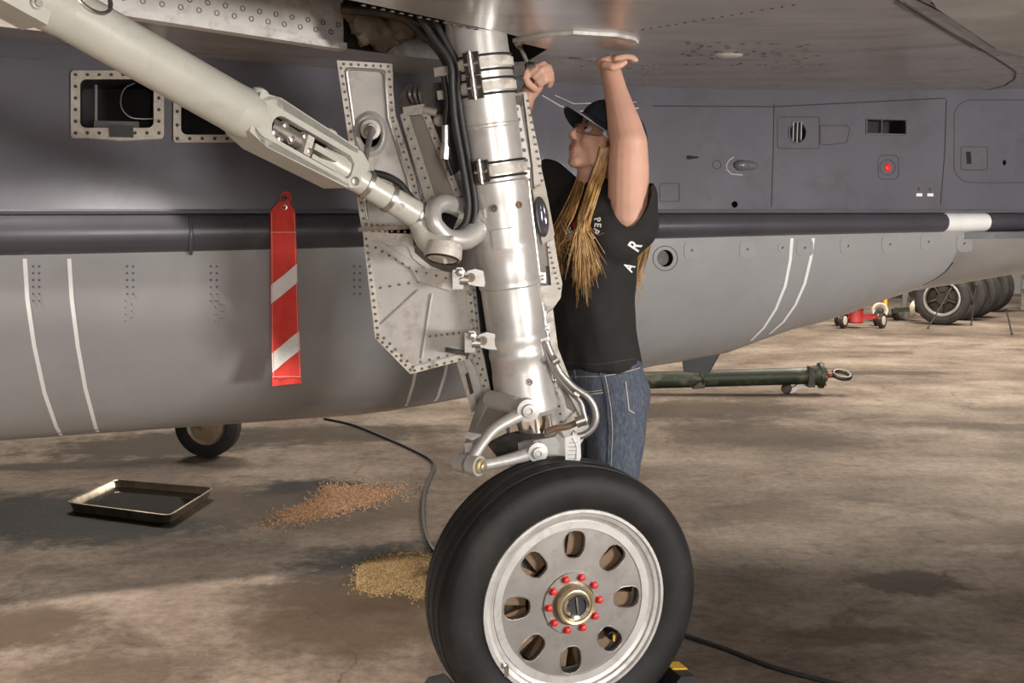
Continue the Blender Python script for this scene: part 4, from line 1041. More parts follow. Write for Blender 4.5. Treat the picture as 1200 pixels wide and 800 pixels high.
whs('hub_split_pin', MB().tube([wp_(0.101, 0.022, 355), wp_(0.103, 0.0, 0), wp_(0.101, 0.022, 170)], 0.0022, 6), M['steel'])
for q in range(10):
    nut = MB(); nut.hexbolt(wp_(0.079, 0.0665, 36 * q + 16), NA, 0.0085, 0.014)
    whs('wheel_nut', nut, M['red'], label='red painted wheel nut')
whs('bolt_ring', MB().lathe(Wc, NA, SC([(0.072, 0.078), (0.0795, 0.077), (0.0795, 0.055), (0.072, 0.054)]), 48, True), M['rim_face'])
# brake stack glimpsed through the holes
mb = MB(); mb.lathe(Wc, NA, SC([(0.0, 0.188), (0.02, 0.185), (0.02, 0.09), (0.0, 0.088)]), 48, True); whs('brake_drum', mb, M['grease'])
for q in range(16):
    p = wp_(0.030, 0.142, 22.5 * q + 8); a = math.radians(22.5 * q + 8)
    Rm = Matrix(((wu * math.cos(a) - wz * math.sin(a)), NA, (wu * math.sin(a) + wz * math.cos(a)))).transposed()
    whs('brake_segment', MB().box(p, (0.044, 0.02, 0.07), Rm), M['brake'])
vv = wp_(0.05, 0.146, 133); mb = MB(); mb.cyl(vv, vv + NA * 0.022, 0.012, seg=14); mb.cyl(vv + NA * 0.02, vv + NA * 0.034, 0.009, 0.007, seg=12); whs('valve', mb, M['black_rubber'])
whs('valve_cap', MB().box(vv + NA * 0.036, (0.006, 0.012, 0.016)), M['yellow'], label='yellow tip of the tyre valve')
mb = MB(); mb.box(wp_(0.092, 0.226, 232), (0.012, 0.012, 0.03)); mb.hexbolt(wp_(0.095, 0.224, 236), NA, 0.006, 0.008); whs('balance_weight', mb, M['steel'])
whs('axle', MB().cyl(Wc - NA * 0.22, Wc + NA * 0.06, 0.042, seg=24), M['alu_dark'])
# ================================================================ THINGS ROUND THE AIRCRAFT
# ---- red warning streamer hanging from the fuselage
sock = hit(bv0, 335, 231)[0]
SPL = sock + Nn * 0.075
def stp(px, py, off=0.0):
    d = ray(px, py); t = (SPL - EYE).dot(Nn) / d.dot(Nn); p = EYE + d * t
    return p + Nn * (off + 0.006 * math.sin((py - 240) * 0.035) + 0.003 * math.sin(px * 0.25 + py * 0.02))
def cloth(rows, n, off, th):
    vs = []
    for (x0, y0, x1, y1) in rows:
        for k in range(n + 1):
            t = k / n; vs.append((x0 + (x1 - x0) * t, y0 + (y1 - y0) * t))
    m = n + 1; R_ = len(rows); mb = MB()
    A_ = [stp(px, py, off) for px, py in vs]; B_ = [stp(px, py, off - th) for px, py in vs]; q = len(A_)
    fs = [(i * m + k, i * m + k + 1, (i + 1) * m + k + 1, (i + 1) * m + k) for i in range(R_ - 1) for k in range(n)]
    al = fs + [tuple(j + q for j in f[::-1]) for f in fs]
    loop = [k for k in range(m)] + [i * m + n for i in range(1, R_)] + [(R_ - 1) * m + k for k in range(n - 1, -1, -1)] + [i * m for i in range(R_ - 2, 0, -1)]
    for a, b in zip(loop, loop[1:] + loop[:1]): al.append((a, b, b + q, a + q))
    return mb.add(A_ + B_, al)
def xl(y): return 316.5 + (y - 248) / 204 * 2.5 if y > 248 else 327 - (y - 236) / 12 * 10.5
def xr(y): return 346 + (y - 248) / 204 * 7 if y > 248 else 338 + (y - 236) / 12 * 8
rows = [(xl(y), y, xr(y), y - max(0, (y - 430)) * 0.16) for y in [236, 240, 244, 248] + [248 + 12 * k for k in range(1, 18)]]
redcloth = mat('red_webbing', (0.70, 0.045, 0.03), 0.75, 0, 0.08, 40, None, 0, 14, 0.1, 300)
whitecloth = mat('white_webbing', (0.80, 0.77, 0.74), 0.75, 0, 0.06, 40, (0.55, 0.5, 0.46), 0.4, 30)
streamer = obj('warning_streamer', cloth(rows, 6, 0, 0.003), redcloth)
setp(streamer, 'red fabric warning streamer with two white diagonal stripes hanging on the dark fuselage', 'streamer')
for ya, yb in ((334, 309), (414, 388)):
    rr_ = []
    for k in range(5):
        h = 22 * k / 4; rr_.append((xl(ya + h) + 0.3, ya + h, xr(yb + h) - 0.3, yb + h))
    obj('stripe', cloth(rr_, 6, 0.0012, 0.003), whitecloth, streamer, label='white diagonal stripe')
mb = MB()
for y in (272, 441): mb.tube([stp(xl(y) + (xr(y) - xl(y)) * k / 6, y, 0.002) for k in range(7)], 0.0011, 5)
for f in (lambda y: xl(y) + 1.6, lambda y: xr(y) - 1.6): mb.tube([stp(f(y), y, 0.002) for y in range(250, 444, 12)], 0.0009, 5)
obj('stitching', mb, mat('pale_thread', (0.75, 0.45, 0.38), 0.8), streamer, kind='stuff')
obj('grommet', MB().torus(stp(333, 243, 0.002), Nn, 0.008, 0.0028, 16, 6), M['steel'], streamer)
obj('split_ring', MB().torus(stp(333, 236, -0.02), (Nn + U * 0.8).normalized(), 0.016, 0.002, 20, 6), M['steel'], streamer)
obj('pull_pin', MB().tube([sock, stp(334, 233, -0.01)], 0.005, 8), M['grease'], streamer)

# ---- paper tag tied to the strut
tg = [(662, 513), (672, 509), (680, 512), (681, 535), (672, 562), (663, 552)]
mb = MB(); mb.prism([W(px, py, 2.96 - 0.004 * math.sin(py * 0.2)) for px, py in tg], V((0, 0.002, 0)))
tag_o = obj('paper_tag', mb, M['tag_paper']); setp(tag_o, 'white paper tag tied on a string above the big tyre', 'tag')
mb = MB()
for i in range(7):
    y = 519 + i * 4.6; mb.tube([W(665 + random.random() * 2, y, 2.957), W(675 + random.random() * 3, y - 0.6, 2.957)], 0.0009, 4)
obj('handwriting', mb, mat('faded_ink', (0.35, 0.34, 0.36), 0.8), tag_o, kind='stuff')
obj('string', MB().tube(catmull([W(*p) for p in ((678, 503, 3.07), (675, 507, 3.0), (671, 512, 2.957), (676, 525, 2.957), (674, 558, 2.955), (675, 566, 2.955))]), 0.0014, 6), whitecloth, tag_o)

# ---- drip tray on the floor
zt = 0.05
cs = [G(*p, zt) for p in ((76, 588), (134, 561), (252, 571), (199, 604))]
cc = sum(cs, V()) / 4
pan_m = mat('shiny_pan_metal', (0.42, 0.36, 0.28), 0.3, 0.9, 0.2, 10, (0.03, 0.022, 0.016), 0.8, 8)
def inset(k, z): return [V((cc.x + (c.x - cc.x) * k, cc.y + (c.y - cc.y) * k, z)) for c in cs]
def roundq(q, f=0.08, n=5):
    out = []
    for i in range(4):
        a, b, c = q[i - 1], q[i], q[(i + 1) % 4]
        p0, p1 = b + (a - b) * f, b + (c - b) * f
        for k in range(n): t = k / (n - 1); out.append(p0 * (1 - t) ** 2 + b * 2 * t * (1 - t) + p1 * t * t)
    return out
rg = [roundq(inset(k, z)) for k, z in ((0.93, 0.003), (0.975, zt - 0.006), (1.0, zt - 0.004), (1.0, zt), (0.97, zt + 0.001), (0.95, zt - 0.004), (0.90, 0.012))]
mb = MB(); n = len(rg[0]); vs = [p for r in rg for p in r]
fs = [(i * n + k, i * n + (k + 1) % n, (i + 1) * n + (k + 1) % n, (i + 1) * n + k) for i in range(len(rg) - 1) for k in range(n)]
fs += [tuple(range(n)), tuple((len(rg) - 1) * n + k for k in range(n))[::-1]]
mb.add(vs, fs)
pan = obj('drip_tray', mb, pan_m); setp(pan, 'shallow rectangular metal drip tray lying on the oily floor at left', 'tray')
mb = MB(); q = [p + Z * 0.004 for p in roundq(inset(0.91, 0.012))]; mb.prism(q, Z * 0.002)
obj('oil_pool', mb, mat('black_oil', (0.012, 0.010, 0.008), 0.08, 0, 0.2), pan, label='black oil film in the tray')

# ---- absorbent granules spilled on oil
def granules(name, outline, n, col, label, h, sizes=(0.004, 0.009), scatter=0.35):
    P = [G(*p) for p in outline]; c = sum(P, V()) / len(P); m_ = mat(name + '_grain_%d' % n, col, 0.85, 0, 0.35, 60)
    mb = MB()
    K = 40; per = catmull(P + [P[0]], 6); per = per[:-1]; R_ = 7; vs = [V((c.x, c.y, h))]
    for i in range(1, R_ + 1):
        t = i / R_
        for p in per:
            q = c + (p - c) * t; z = h * (1 - t * t) * (0.7 + 0.5 * noise.noise(q * 7)) + 0.003 * noise.noise(q * 40) * (1 - t)
            vs.append(V((q.x, q.y, max(0.0012 * (1 - t) + 0.0004, z))))
    L_ = len(per); fs = [(0, 1 + k, 1 + (k + 1) % L_) for k in range(L_)]
    for i in range(R_ - 1):
        for k in range(L_): a = 1 + i * L_ + k; b = 1 + i * L_ + (k + 1) % L_; fs.append((a, a + L_, b + L_, b))
    vb = len(vs); vs += [V((v_.x, v_.y, 0.0001)) for v_ in vs[-L_:]]
    for k in range(L_): a = vb - L_ + k; b = vb - L_ + (k + 1) % L_; fs.append((a, a + L_, b + L_, b))
    fs.append(tuple(vb + k for k in range(L_))[::-1])
    mb.add(vs, fs)
    for _ in range(n):
        k_ = random.randrange(len(per)); p = per[k_].lerp(per[(k_ + 1) % len(per)], random.random()) + V((random.gauss(0, 0.02), random.gauss(0, 0.02), 0)); t = abs(random.gauss(0, 1)) * scatter + random.random() * 0.95 if random.random() < 0.6 else math.sqrt(random.random())
        q = c + (p - c) * t; s = random.uniform(*sizes); z = max(0, h * (1 - t * t) * 0.8) + s * 0.3
        b = random.random() * 6.28
        mb.add([V((q.x + s * math.cos(b + a_), q.y + s * math.sin(b + a_), z - s * 0.3)) for a_ in (0, 2.1, 4.2)] + [V((q.x, q.y, z + s * 0.6))], [(0, 1, 2), (0, 1, 3), (1, 2, 3), (2, 0, 3)])
    o = obj(name, mb, m_, kind='stuff'); setp(o, label, 'absorbent'); return o
granules('absorbent_granules', [(328, 607), (345, 596), (378, 584), (385, 572), (415, 570), (448, 573), (458, 578), (440, 588), (405, 597), (370, 606), (345, 610)], 7000, (0.46, 0.29, 0.175),
         'orange absorbent granules spilled over a dark oil spot on the floor', 0.018, scatter=0.35)
granules('absorbent_granules', [(417, 690), (420, 665), (440, 654), (470, 647), (512, 650), (522, 668), (518, 690), (490, 700), (470, 694), (440, 696)], 3600, (0.19, 0.125, 0.052),
         'oil soaked yellow brown absorbent patch on the floor left of the tyre', 0.010, (0.004, 0.008), 0.12)

# ---- black cables on the floor
rub = M['black_rubber']
pts = [G(px, py, 0.009) for px, py in ((380, 490), (412, 497), (448, 511), (484, 527), (504, 538), (509, 547), (503, 562), (497, 580), (496, 605), (500, 628), (512, 648), (545, 672), (600, 690))]
c1 = obj('floor_cable', MB().tube(catmull(pts, 8), 0.0085, 8), rub); setp(c1, 'black cable curving over the floor from under the fuselage to the tyre', 'cable')
pts = [G(px, py, 0.008) for px, py in ((740, 728), (797, 743), (850, 760), (905, 781), (960, 796), (1010, 809), (1080, 830))]
c2 = obj('floor_cable', MB().tube(catmull(pts, 8), 0.008, 8), rub); setp(c2, 'straight black cable on the floor right of the tyre', 'cable')

# ---- wheel chocks
wc0 = V((Wc.x, Wc.y, 0))
def chock(u_, s, label):
    mb = MB(); o = wc0 + U * u_ + Nn * (-0.12)
    def q(a, z): return o + U * (a * s) + Z * z
    mb.prism([q(-0.06, 0.002), q(0.17, 0.002), q(0.165, 0.04), q(0.10, 0.125), q(0.055, 0.13), q(0.045, 0.12)], Nn * 0.25)
    r = obj('wheel_chock', mb, M['black_rubber']); setp(r, label, 'chock')
    st = MB(); o2 = wc0 + U * u_ + Nn * 0.03
    def q2(a, z): return o2 + U * (a * s) + Z * z
    st.prism([q2(0.0995, 0.1235), q2(0.101, 0.1265), q2(0.168, 0.042), q2(0.165, 0.04)], Nn * 0.05); st.prism([q2(0.054, 0.131), q2(0.056, 0.134), q2(0.101, 0.1285), q2(0.099, 0.1245)], Nn * 0.05)
    obj('chock_stripe', st, M['yellow'], r, label='yellow stripe')
    rb = MB(); o3 = wc0 + U * u_ + Nn * 0.128
    obj('chock_rope', MB().torus(wc0 + U * (u_ + 0.1 * s) + Nn * 0.13 + Z * 0.07, U, 0.02, 0.004, 16, 6), M['grease'], r)
chock(0.25, 1, 'black and yellow wheel chock on the right side of the tyre')
chock(-0.25, -1, 'black wheel chock on the left side of the tyre')

# ---- green tow bar behind the mechanic
green = mat('chipped_olive_paint', (0.016, 0.021, 0.010), 0.5, 0.1, 0.3, 10, (0.16, 0.155, 0.11), 0.6, 9, 0.05, 30, stretch=(0.7, 1, 1))
TY = 8.5
def tw(px, py, Y=TY): return W(px, py, Y)
tb = thing('tow_bar', (1.6, TY, 0), 'chipped olive green tow bar on the floor right of the mechanic', 'tow bar')
obj('bar_tube', MB().lathe(tw(700, 447), tw(950, 440) - tw(700, 447), [(-1.2, 0.068), ((tw(950, 440) - tw(700, 447)).length, 0.066)], 28), green, tb)
ta = (tw(950, 440) - tw(700, 447)).normalized(); e = tw(950, 440)
obj('end_collar', MB().lathe(e, ta, [(-0.02, 0.074), (0.045, 0.078), (0.06, 0.085), (0.062, 0.10), (0.088, 0.102), (0.092, 0.08), (0.12, 0.05), (0.13, 0.03)], 28), green, tb)
for q_ in range(8):
    a = 2 * PI * q_ / 8; s_, b_ = ortho(ta); obj('flange_bolt', MB().hexbolt(e + ta * 0.088 + (s_ * math.cos(a) + b_ * math.sin(a)) * 0.088, ta, 0.011, 0.015), M['rivet'], tb)
obj('tow_eye', MB().torus(e + ta * 0.24, V((0.1, -0.35, 1)), 0.065, 0.018, 28, 10), M['grease'], tb)
obj('eye_shank', MB().cyl(e + ta * 0.10, e + ta * 0.18, 0.022, seg=14), mat('rusty_red_metal', (0.22, 0.05, 0.03), 0.5, 0.3, 0.3, 30), tb)
obj('caster_arm', MB().prism([tw(938, 449), tw(946, 450), tw(928, 461), tw(922, 458)], V((0, 0.04, 0))), M['alu_dark'], tb)
cwz = G(921, 464, 0.0); mb = MB().lathe(V((tw(921, 458).x, TY - 0.01, 0.042)), V((0.3, 1, 0)), [(0, 0.02), (0, 0.036), (0.008, 0.041), (0.03, 0.041), (0.038, 0.036), (0.038, 0.02)], 20); obj('caster_wheel', mb, M['grease'], tb)
obj('release_lever', MB().prism([tw(946, 428), tw(952, 430), tw(952, 452), tw(944, 452)], V((0, -0.02, 0)) + V((0, -0.06, 0))), M['grease'], tb)
mb = MB(); mb.torus(tw(822, 443), ta, 0.074, 0.008, 24, 8); obj('strap_band', mb, M['grease'], tb)
mb = MB(); mb.prism([tw(819, 448, TY - 0.07), tw(826, 448, TY - 0.07), tw(826, 455, TY - 0.07), tw(812, 456, TY - 0.07), tw(813, 453, TY - 0.07)], V((0, 0.05, 0))); obj('support_foot', mb, M['grease'], tb)

# ---- small cart wheel standing beyond the fuselage at left
c = G(245, 535, 0); c = V((c.x, c.y, 0.19))
sw = obj('cart_wheel', MB().lathe(c, V((-0.1, -1, 0)), [(-0.05, 0.10), (-0.05, 0.165), (-0.035, 0.186), (0.035, 0.186), (0.05, 0.165), (0.05, 0.12), (0.04, 0.115), (-0.04, 0.115)], 40, True), M['tyre'])
setp(sw, 'small black tyre with a tan disc standing beyond the fuselage at left', 'wheel')
obj('wheel_disc', MB().lathe(c, V((-0.1, -1, 0)), [(-0.03, 0.128), (0.03, 0.128), (0.036, 0.118), (0.022, 0.10), (0.03, 0.03), (0.05, 0.028), (0.052, 0.01)], 32), mat('tan_disc_paint', (0.22, 0.16, 0.10), 0.5, 0.2, 0.3, 14), sw)
obj('wheel_fork', MB().prism([c + V((-0.02, 0.10, 0.0)), c + V((0.02, 0.10, 0.0)), c + V((0.03, 0.10, 0.5)), c + V((-0.03, 0.10, 0.5))], V((0, 0.03, 0))), M['alu_dark'], sw)
obj('wheel_stub', MB().cyl(c + V((0, 0.03, 0)), c + V((0, 0.13, 0)), 0.02, seg=12), M['alu_dark'], sw)

# ---- far right: red trolley, cream caster, tyres, bench, rods
BY = 13.4
dull_red = mat('dull_red_paint', (0.30, 0.018, 0.016), 0.5, 0, 0.2, 12)
def bw(px, py, Y=None): return W(px, py, Y or BY)
tr = thing('red_trolley', (bw(1010, 370).x, BY, 0), 'low red trolley with a red drum on small wheels under the tail', 'trolley')
dc = bw(1003, 370); 
obj('drum', MB().lathe(V((dc.x, BY, 0.06)), Z, [(0, 0.085), (0.02, 0.09), (0.03, 0.085), (0.17, 0.085), (0.18, 0.095), (0.19, 0.085), (0.36, 0.085), (0.37, 0.075)], 28), dull_red, tr)
obj('frame_bar', MB().box((bw(1012, 372).x, BY, bw(1012, 372).z), (0.55, 0.04, 0.03)), dull_red, tr)
obj('frame_bar', MB().box((bw(1012, 372).x, BY + 0.3, bw(1012, 372).z), (0.55, 0.04, 0.03)), dull_red, tr)
for px, dy in ((987, 0), (1032, 0), (990, 0.3), (1036, 0.3)):
    cx = bw(px, 372).x
    cw_ = obj('caster', MB().lathe(V((cx, BY + dy - 0.06, 0.095)), V((0.75, -0.65, 0)), [(-0.02, 0.06), (-0.025, 0.085), (-0.015, 0.095), (0.015, 0.095), (0.025, 0.085), (0.02, 0.06), (0.01, 0.05)], 24), M['grease'], tr)
    obj('caster_hub', MB().lathe(V((cx, BY + dy - 0.06, 0.095)), V((0.75, -0.65, 0)), [(-0.022, 0.055), (0.024, 0.055), (0.028, 0.02)], 16), M['flange'], cw_)
BY = 14.2
ck = thing('equipment_cart', (bw(1060, 365).x, BY + 0.3, 0), 'dark equipment cart with cream rimmed wheels beside the big tyres', 'cart')
obj('cart_body', MB().box((bw(1058, 345).x, BY + 0.5, 0.38), (0.66, 0.30, 0.22)), M['grease'], ck)
obj('cart_leg', MB().box((bw(1070, 350).x, BY + 0.3, 0.36), (0.07, 0.05, 0.44)), M['alu_dark'], ck)
obj('cart_brace', MB().prism([bw(1046, 362), bw(1085, 358), bw(1085, 363), bw(1046, 367)], V((0, 0.05, 0))), green, ck)
obj('orange_bracket', MB().box((bw(1043, 356).x, BY + 0.2, bw(1043, 356).z), (0.04, 0.06, 0.13)), M['yellow'], ck)
cream = mat('cream_wheel_paint', (0.55, 0.49, 0.38), 0.5, 0, 0.2, 14)
for px, py, r in ((1031, 364, 0.105), (1074, 361, 0.10)):
    p = bw(px, py); ax_ = V((-0.15, -1, 0.05)) if px < 1050 else V((0.55, -0.85, 0))
    w_ = obj('cart_wheel', MB().lathe(p, ax_, [(-0.03, 0.05), (-0.03, r), (0.02, r), (0.035, r * 0.9), (0.03, r * 0.72), (0.01, r * 0.68), (0.0, 0.05)], 28), cream, ck)
    obj('wheel_hub', MB().lathe(p, ax_, [(-0.02, 0.052), (0.022, 0.05), (0.03, 0.03), (0.045, 0.026), (0.047, 0.01)], 20), M['grease'], w_)
for px in (1056, 1064):
    p = bw(px, 372); obj('small_caster', MB().lathe(V((p.x, BY + 0.15, 0.085)), V((0.6, -0.8, 0)), [(-0.03, 0.05), (-0.03, 0.08), (0.03, 0.08), (0.03, 0.05), (0.02, 0.02)], 20), M['grease'] if px < 1060 else M['alu_dark'], ck)
obj('cart_axle', MB().cyl(V((bw(1031, 364).x, BY, 0.16)), V((bw(1031, 364).x, BY + 0.55, 0.34)), 0.025, seg=10), M['grease'], ck)
obj('cart_axle', MB().cyl(V((bw(1074, 361).x, BY, 0.19)), V((bw(1074, 361).x, BY + 0.5, 0.34)), 0.025, seg=10), M['grease'], ck)
far_tyre = mat('old_tyre_rubber', (0.022, 0.019, 0.017), 0.7, 0, 0.3, 10, (0.07, 0.055, 0.042), 0.5, 14)
def big_tyre(px, Y, R_, yaw, label, rim=True):
    x = (px - 600) / F_PX * Y * 1.0 / (CT + 0.03 * ST)
    c = V((x, Y, R_)); ax_ = V((-math.sin(yaw), -math.cos(yaw), 0)); wd = 0.11
    prof = [(-wd, R_ * 0.66), (-wd * 1.05, R_ * 0.82), (-wd * 0.85, R_ * 0.95), (-wd * 0.5, R_)] + [(-wd * 0.45, R_ * 0.975), (-wd * 0.15, R_ * 0.975), (-wd * 0.1, R_), (wd * 0.1, R_), (wd * 0.15, R_ * 0.975), (wd * 0.45, R_ * 0.975)] + [(wd * 0.5, R_), (wd * 0.85, R_ * 0.95), (wd * 1.05, R_ * 0.82), (wd, R_ * 0.66), (wd * 0.9, R_ * 0.62), (-wd * 0.9, R_ * 0.62)]
    o = obj('aircraft_tyre', MB().lathe(c, ax_, prof, 48, True), far_tyre); setp(o, label, 'tyre', 'row of tyres under the tail')
    if rim:
        obj('rim', MB().lathe(c, ax_, [(wd * 0.7, R_ * 0.61), (wd * 1.0, R_ * 0.64), (wd * 1.1, R_ * 0.66), (wd * 1.12, R_ * 0.60), (wd * 0.9, R_ * 0.56)], 40, True), M['alu_dark'], o, label='grey wheel rim')
        obj('wheel_centre', MB().lathe(c, ax_, [(-0.03, R_ * 0.62), (-0.01, R_ * 0.61), (0.0, R_ * 0.25), (0.05, R_ * 0.22), (0.05, R_ * 0.1)], 32), M['grease'], o)
        for q_ in range(5):
            a = 2 * PI * q_ / 5 + 0.3; s_, b_ = ortho(ax_); dd = s_ * math.cos(a) + b_ * math.sin(a); obj('spoke', MB().tube([c + ax_ * 0.04 + dd * R_ * 0.2, c + ax_ * 0.03 + dd * R_ * 0.58], 0.022, 8), M['grease'], o)
big_tyre(1104, 13.8, 0.33, 0.45, 'nearest big tyre with a grey rim, standing in the tyre row under the tail')
big_tyre(1124, 14.4, 0.33, 0.5, 'second tyre, partly hidden behind the rimmed tyre under the tail', False)
big_tyre(1139, 14.75, 0.345, 0.75, 'third tyre from the left in the tyre row, tread to camera', False)
big_tyre(1157, 15.65, 0.345, 0.85, 'rightmost tyre of the row under the tail', False)
bench = thing('work_bench', (bw(1200, 350, 15.6).x, 15.6, 0), 'low metal bench with pale edges at the far right', 'bench')
bx = bw(1192, 350, 15.6).x + 0.35
obj('bench_top', MB().box((bx + 0.35, 15.6, 0.50), (1.1, 0.5, 0.04)), M['alu_dark'], bench)
obj('bench_shelf', MB().box((bx + 0.35, 15.6, 0.30), (1.1, 0.5, 0.025)), M['alu_dark'], bench)
for dx in (-0.17, 0.87):
    for dy in (-0.22, 0.22): obj('bench_leg', MB().box((bx + dx, 15.6 + dy, 0.26), (0.05, 0.05, 0.51)), M['alu_dark'], bench)
obj('bench_end_panel', MB().prism([V((bx - 0.19, 14.74, 0.31)), V((bx - 0.05, 14.74, 0.31)), V((bx - 0.08, 14.74, 0.49)), V((bx - 0.19, 14.74, 0.49))], V((0, 0.01, 0))), M['spar'], bench)
rb = obj('red_tool_box', MB().box((bx + 0.17, 14.95, 0.62), (0.3, 0.3, 0.2)), M['red']); setp(rb, 'red box on top of the low metal bench at the far right', 'box')
obj('box_lid', MB().box((bx + 0.17, 14.95, 0.735), (0.31, 0.31, 0.03)), M['red'], rb)
obj('box_handle', MB().torus(V((bx + 0.17, 14.95, 0.75)), V((0, 1, 0)), 0.06, 0.008, 12, 6, 0, PI), M['grease'], rb)
for (ax0, ay0, bx0, by0, Y, lb) in ((1087, 385, 1116, 336, 12.6, 'thin black rod leaning in front of the rimmed tyre'), (1138, 381, 1144, 334, 12.8, 'thin black rod before the tyre treads'), (1186, 392, 1179, 362, 12.0, 'short black rod leaning on the floor at far right')):
    p0 = G(ax0, ay0, 0.004); p1 = W(bx0, by0, p0.y + 0.05)
    r_ = obj('thin_rod', MB().cyl(p0, p1, 0.009, seg=8), M['grease']); setp(r_, lb, 'rod')
    obj('rod_tip', MB().lathe(p0, p1 - p0, [(-0.003, 0.014), (0.02, 0.014), (0.03, 0.009)], 10), M['black_rubber'], r_)
    obj('rod_knob', MB().ball(p1, 0.018, None, 10, 8), M['black_rubber'], r_)
# ================================================================ THE MECHANIC
PF = V((-0.87, -0.5, 0)).normalized(); PL = Z.cross(PF).normalized()
def remeshed(mb, voxel, smooth_it=6, factor=0.5):
    me = to_mesh(mb); bm = bmesh.new(); bm.from_mesh(me); bmesh.ops.recalc_face_normals(bm, faces=bm.faces); bm.to_mesh(me); bm.free()
    o = tmp_obj(me); md = o.modifiers.new('r', 'REMESH'); md.mode = 'VOXEL'; md.voxel_size = voxel; md.use_smooth_shade = True
    s = o.modifiers.new('s', 'SMOOTH'); s.iterations = smooth_it; s.factor = factor
    r = baked(o); bpy.data.objects.remove(o); return r
skin = mat('fair_skin', (0.62, 0.36, 0.265), 0.48, 0, 0.07, 16, (0.60, 0.25, 0.18), 0.35, 20, 0.03, 120, 0.4)
skin.node_tree.nodes['Principled BSDF'].inputs['Subsurface Weight'].default_value = 0.12
skin.node_tree.nodes['Principled BSDF'].inputs['Subsurface Radius'].default_value = (0.012, 0.004, 0.002)
PD = 3.45
# ---- head frame (forward, left, up), chin raised
pit = math.radians(21)
HFh = V((-0.93, -0.37, 0)).normalized()
HL = Z.cross(HFh).normalized()
HF_ = (HFh * math.cos(pit) + Z * math.sin(pit)).normalized()
HU = HF_.cross(HL).normalized()
HR = Matrix((HF_, HL, HU)).transposed()
HO = W(709, 164, 3.42)
def hp_(f, l, u): return HO + HF_ * f + HL * l + HU * u
body = MB()
def E(c, r): body.ball(hp_(*c), r, HR, 20, 14)
E((-0.012, 0, 0.032), (0.097, 0.075, 0.085))
E((0.030, 0, -0.025), (0.060, 0.060, 0.088))
E((0.040, 0, -0.072), (0.050, 0.048, 0.042)); E((0.072, 0, -0.098), (0.018, 0.024, 0.019)); E((0.068, 0, -0.064), (0.029, 0.032, 0.036))
for s in (-1, 1):
    E((0.066, s * 0.034, 0.019), (0.022, 0.026, 0.010)); E((0.056, s * 0.033, -0.030), (0.032, 0.027, 0.034)); E((0.020, s * 0.046, -0.060), (0.040, 0.015, 0.040))
    body.capsule(hp_(0.068, s * 0.012, -0.097), 0.018, hp_(0.004, s * 0.052, -0.066), 0.020, 12); E((0.101, s * 0.010, -0.034), (0.010, 0.008, 0.007)); E((-0.008, s * 0.075, -0.012), (0.016, 0.010, 0.030)); E((-0.012, s * 0.080, 0.002), (0.016, 0.007, 0.015))
body.capsule(hp_(0.083, 0, 0.012), 0.010, hp_(0.107, 0, -0.026), 0.0115, 14)
E((0.088, 0, -0.0575), (0.0105, 0.020, 0.0062)); E((0.086, 0, -0.0695), (0.0105, 0.017, 0.0075))
E((0.055, 0, 0.040), (0.032, 0.048, 0.03))
nb = W(702, 225, 3.46)
body.capsule(hp_(-0.02, 0, -0.045), 0.052, nb, 0.056, 20)
body.capsule(hp_(0.025, 0, -0.085), 0.036, nb + PF * 0.02, 0.05, 18)
# ---- trunk and legs inside the clothes
pel = W(704, 452, PD); che = W(697, 290, PD)
Rp = Matrix((PF, PL, Z)).transposed()
body.ball(che, (0.095, 0.135, 0.17), Rp, 20, 14); body.ball(W(697, 360, PD), (0.085, 0.12, 0.15), Rp, 20, 14); body.ball(pel, (0.09, 0.135, 0.13), Rp, 20, 14)
body.capsule(nb, 0.055, che + Z * 0.06, 0.09, 18)
SL_, EL_, WL_ = W(736, 250, 3.33), W(737, 168, 3.27), W(716, 85, 3.38)
SR_, ER_, WR_ = W(656, 228, 3.57), W(600, 186, 3.64), W(617, 113, 3.54)
def limb(a, b, rs):
    n = len(rs) - 1
    for i in range(n): body.capsule(a.lerp(b, i / n), rs[i], a.lerp(b, (i + 1) / n), rs[i + 1], 18)
body.capsule(che + PL * 0.10 + Z * 0.10, 0.065, SL_, 0.062); body.capsule(che - PL * 0.10 + Z * 0.10, 0.065, SR_, 0.062)
limb(SL_, EL_, [0.060, 0.061, 0.060, 0.054]); limb(EL_, WL_, [0.054, 0.050, 0.041, 0.034, 0.0315])
limb(SR_, ER_, [0.058, 0.054, 0.050, 0.043]); limb(ER_, WR_, [0.043, 0.045, 0.038, 0.030, 0.027])
hips = {}
for s in (-1, 1):
    h0 = pel + PL * (0.088 * s) - Z * 0.05; kn = V((h0.x, h0.y, 0.50)) + PF * 0.015; an = V((h0.x, h0.y, 0.085)) - PF * 0.02
    hips[s] = (h0, kn, an)
    limb(h0, kn, [0.075, 0.068, 0.058, 0.050]); limb(kn, an, [0.050, 0.052, 0.042, 0.034])
    body.capsule(an - Z * 0.03, 0.036, an + PF * 0.13 - Z * 0.055, 0.026)
